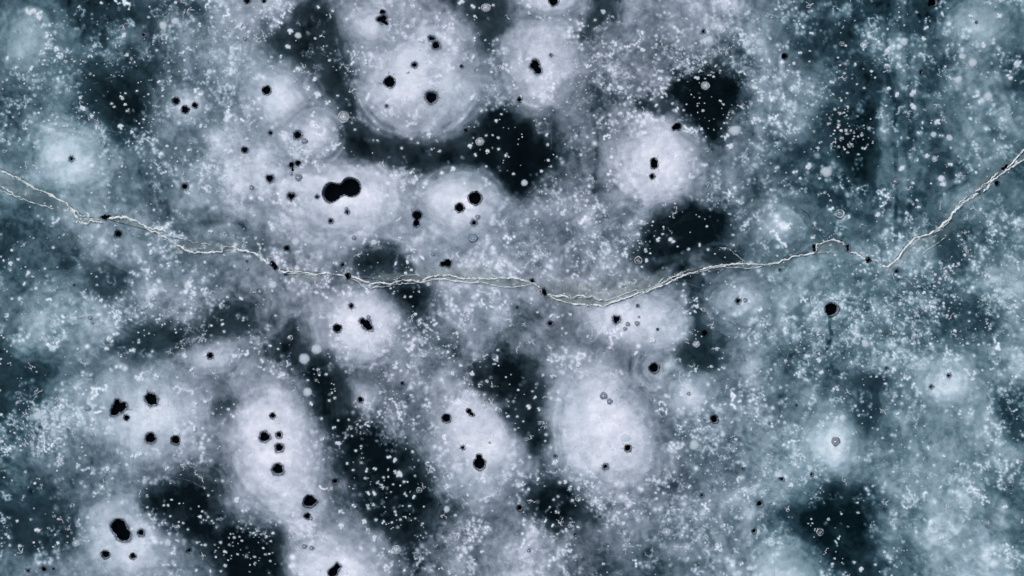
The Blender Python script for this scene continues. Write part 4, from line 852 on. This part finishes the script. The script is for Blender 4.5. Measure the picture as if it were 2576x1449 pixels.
# ---------------------------------------------------------------- plain air bubbles, the 300 largest one by one
bubs.sort(key=lambda b: -b[2]); bubs = bubs[:]
protos = []
for k in range(10):
    parts = []
    if k < 7:      # crusty: a few overlapping lobes
        for m in range(3 + k % 3):
            a = Q.uniform(0, 6.3); rr = Q.uniform(.1, .5); s_ = Q.uniform(.45, .7)
            parts.append(disc(s_, s_ * Q.uniform(.7, 1), .1 + .03 * m, [(0, .25, 1), (.45, .2, .85), (.8, .06, .4), (1.1, 0, 0)], 14, .1, k * 3 + m, rr * math.cos(a), rr * math.sin(a)))
        V, Fc, A = joinm(parts); mt = M_BUB
    else:
        V, Fc, A = disc(1, 1, .1, [(0, .12, .8), (.55, .1, .72), (.85, .04, .5), (1.15, 0, 0)], 24, .03, k); mt = M_SOFT
    o = mesh_np('air_bubble', V, Fc, mt, dict(cover=A), smooth=True); col.objects.unlink(o); protos.append(o)
named = [(h_['c'], h_['ph'], h_['big']) for h_ in holes if h_['big'] > 5] 
used = {}
def direction(dx, dy):
    a = (math.degrees(math.atan2(-dy, dx)) + 22.5) % 360
    return ["right of", "upper right of", "above", "upper left of", "left of", "lower left of", "below", "lower right of"][int(a // 45)]
DIRS = {}
todo = []
for x, y, q, soft in bubs[:300]:
    o = protos[Q.randint(7, 9) if soft else Q.randint(0, 6)].copy(); o.name = 'air_bubble'; col.objects.link(o)
    wx, wy = W(x, y); o.location = (wx, wy, zat(x, y) + .004); s_ = q / 88
    o.scale = (s_ * Q.uniform(.9, 1.1), s_ * Q.uniform(.8, 1.1), min(s_, .05)); o.rotation_euler = (0, 0, Q.uniform(0, 6.28))
    nb = sorted(named, key=lambda h_: math.hypot(h_[0][0] - x, h_[0][1] - y) - h_[2])[0]
    key = (direction(x - nb[0][0], y - nb[0][1]), nb[1], soft); DIRS.setdefault(key, []).append((math.hypot(x - nb[0][0], y - nb[0][1]), o))
ORD = ["nearest", "second", "third", "fourth", "fifth", "sixth", "seventh", "eighth", "ninth", "tenth"]
for (dr, ph, soft), lst in DIRS.items():
    lst.sort(key=lambda t: t[0]); kd = "soft bubble" if soft else "white bubble"
    for k, (_, o) in enumerate(lst):
        pre = kd if len(lst) == 1 else (ORD[k] if k < 10 else "farthest") + " " + kd
        lb = pre + ' ' + dr + ' the ' + ph.replace(',', '')
        if len(lb.split()) > 16: lb = ' '.join(lb.replace('round ', '').replace('small ', '', 1).replace('little ', '').split()); print('LONG', lb)
        tag(o, lb, 'bubble', 'white air bubbles frozen in the ice')

# ---------------------------------------------------------------- countless tiny bubbles and frost lace
fans = []
def fan(x, y, q, z, n=7, a0=1.0):
    wx, wy = W(x, y); s = Q.uniform(0, 6.3); k0 = Q.uniform(.7, 1); V = [(wx, wy, z + .004)]; A = [a0]
    for rr, c in ((.6, a0 * .85), (1.25, 0)):
        for k in range(n):
            a = 6.2832 * k / n + s; w_ = q / 100 * rr * Q.uniform(.75, 1.2); V.append((wx + w_ * math.cos(a), wy + w_ * k0 * math.sin(a), z)); A.append(c)
    Fc = [(0, 1 + k, 1 + (k + 1) % n) for k in range(n)] + [(1 + k, 1 + n + k, 1 + n + (k + 1) % n, 1 + (k + 1) % n) for k in range(n)]
    return V, Fc, A
NB = 45000; px = rng.uniform(-60, 2636, NB); py = rng.uniform(-60, 1509, NB)
pl_, pd_ = lowfield(px, py); pden = np.full(NB, .16)
for cx, cy, rx, ry, a in DENSE: pden += .45 * a * np.exp(-(((px - cx) / rx) ** 2 + ((py - cy) / ry) ** 2))
pden *= ss(-.3, .35, fbm(px, py, 45, 2, 4)) * (.2 + .8 * ss(7.6, 5.5, pl_)) * 1.0
pick = np.where(rng.rand(NB) < pden)[0][:4500]
def clear(x, y, m=1.5):
    for ho in holes:
        if abs(x - ho['c'][0]) < 40 and math.hypot(x - ho['c'][0], y - ho['c'][1]) < ho['big'] * 1.1 + m: return False
    return True
tiny = []
for t in pick:
    x, y = px[t], py[t]
    if clear(x, y): tiny.append(fan(x, y, min(5.5, 1.6 + rng.exponential(1.3)), zat(x, y) + .006, a0=Q.uniform(.45, 1)))
for x, y, q, a0 in CORES:
    if clear(x, y, 0): tiny.append(fan(x, y, q, zat(x, y) + .006, 6, a0))
for x, y, q, soft in bubs[300:]: tiny.append(fan(x, y, q, zat(x, y) + .006, 10, .8))
o = build('tiny_air_bubbles', tiny, M_BUB); tag(o, "countless tiny white air bubbles scattered through the ice", kind='stuff')
# lace: short wandering chains, denser where the tone changes
lace_ = []; NL = 4200; lx = rng.uniform(-40, 2616, NL); ly = rng.uniform(-40, 1489, NL)
l0, _ = lowfield(lx, ly); l1, _ = lowfield(lx + 14, ly); l2, _ = lowfield(lx, ly + 14); gr = np.hypot(l1 - l0, l2 - l0)
pr = np.clip(.06 + .30 * gr * (l0 > 2), 0, .7) * ss(-.2, .3, fbm(lx, ly, 70, 2, 6))
for t in np.where(rng.rand(NL) < pr)[0]:
    x, y = lx[t], ly[t]; a = Q.uniform(0, 6.3)
    if not clear(x, y, 14): continue
    for arm in range(Q.randint(2, 5)):
        aa = a + arm * 1.7; u, v = x, y
        for s_ in range(Q.randint(3, 8)):
            q = Q.uniform(.8, 1.9); lace_.append(fan(u, v, q, zat(u, v) + .007, 6, Q.uniform(.5, 1)))
            aa += Q.uniform(-1.1, 1.1); u += q * 1.5 * math.cos(aa); v += q * 1.5 * math.sin(aa)
o = build('frost_lace', lace_, M_FROST); tag(o, "lacy white frost threads branching over the ice", kind='stuff')

# ---------------------------------------------------------------- the crack
root = empty('ice_crack', W(1288, 700) + (0,))
tag(root, "long winding refrozen crack with broken white edges running across the ice", 'crack')
off = tuple(root.location)
for k, (pts, wd) in enumerate(EDGES):
    sh = [(x + 1.1 * math.sin(i_ * 2.1 + k), y + 2.3 * math.cos(i_ * 1.7 + k)) for i_, (x, y) in enumerate(pts)]
    build('broken_edge', [ribbon(pts, wd * .95, .010, 1.1, rise=.008 + .007 * wd, seed=k * 13.7, step=1.6, fade=.99)] + ([ribbon(sh, wd * .34, .012, 1.3, rise=.006, seed=k * 7.9 + 50, step=1.6, fade=1.8)] if wd > 2.4 else []), M_EDGE, parent=root, off=off)
plates = []
for k, (pts, wd) in enumerate(EDGES):
    if wd < 2.5: continue
    for (x0, y0), (x1, y1) in zip(pts[:-1], pts[1:]):
        L = math.hypot(x1 - x0, y1 - y0); t = 0
        while t < L:
            u = t / L; x, y = x0 + (x1 - x0) * u + Q.gauss(0, 2.6), y0 + (y1 - y0) * u + Q.gauss(0, 2.6); t += Q.uniform(3, 11)
            plates.append(fan(x, y, Q.uniform(.8, 2.4), zat(x, y) + .02, 5, Q.uniform(.5, 1)))
build('ice_crumbs', plates, M_FROST, parent=root, off=off)['kind'] = 'stuff'
for k, (pts, wd) in enumerate(LINES):
    build('shaded_fracture', [ribbon(pts, wd * 1.0, .009, .5, seed=k * 5.1 + 400)], M_DARKLINE, parent=root, off=off)
for k, pts in enumerate(HAIR):
    x, y = W(*pts[0]); o = build('hairline_crack', [ribbon(pts, .5, .008, .3, seed=k * 3.3 + 900, fade=1.6)], M_HAIR, loc=(0, 0, 0))
    tag(o, ["thin pale hairline crossing the dark band left of the vertical streaks","slanting hairline at the top edge, right","faint hairline at the top edge, far left","pale hairline crossing the upper left dark window",
            "vertical hairline beside the blackest window","hairline across the dark slanting channel at top","forked hairline below the crack, right of centre","long hairline under the crack, right of centre",
            "long curved hairline over the black window, bottom left","vertical hairline over the rounded dome, bottom","short hairline near the small round patch, lower right","short vertical hairline in the right edge patch",
            "short hairline in the frosty grey field, centre","hairline running beside the crack's climb, right","short hairline in the teal band, top left","short arched hairline left of the vertical streaks","short vertical hairline near the right edge"][k],
        'crack', 'thin hairline cracks')
for o in protos: bpy.data.objects.remove(o)
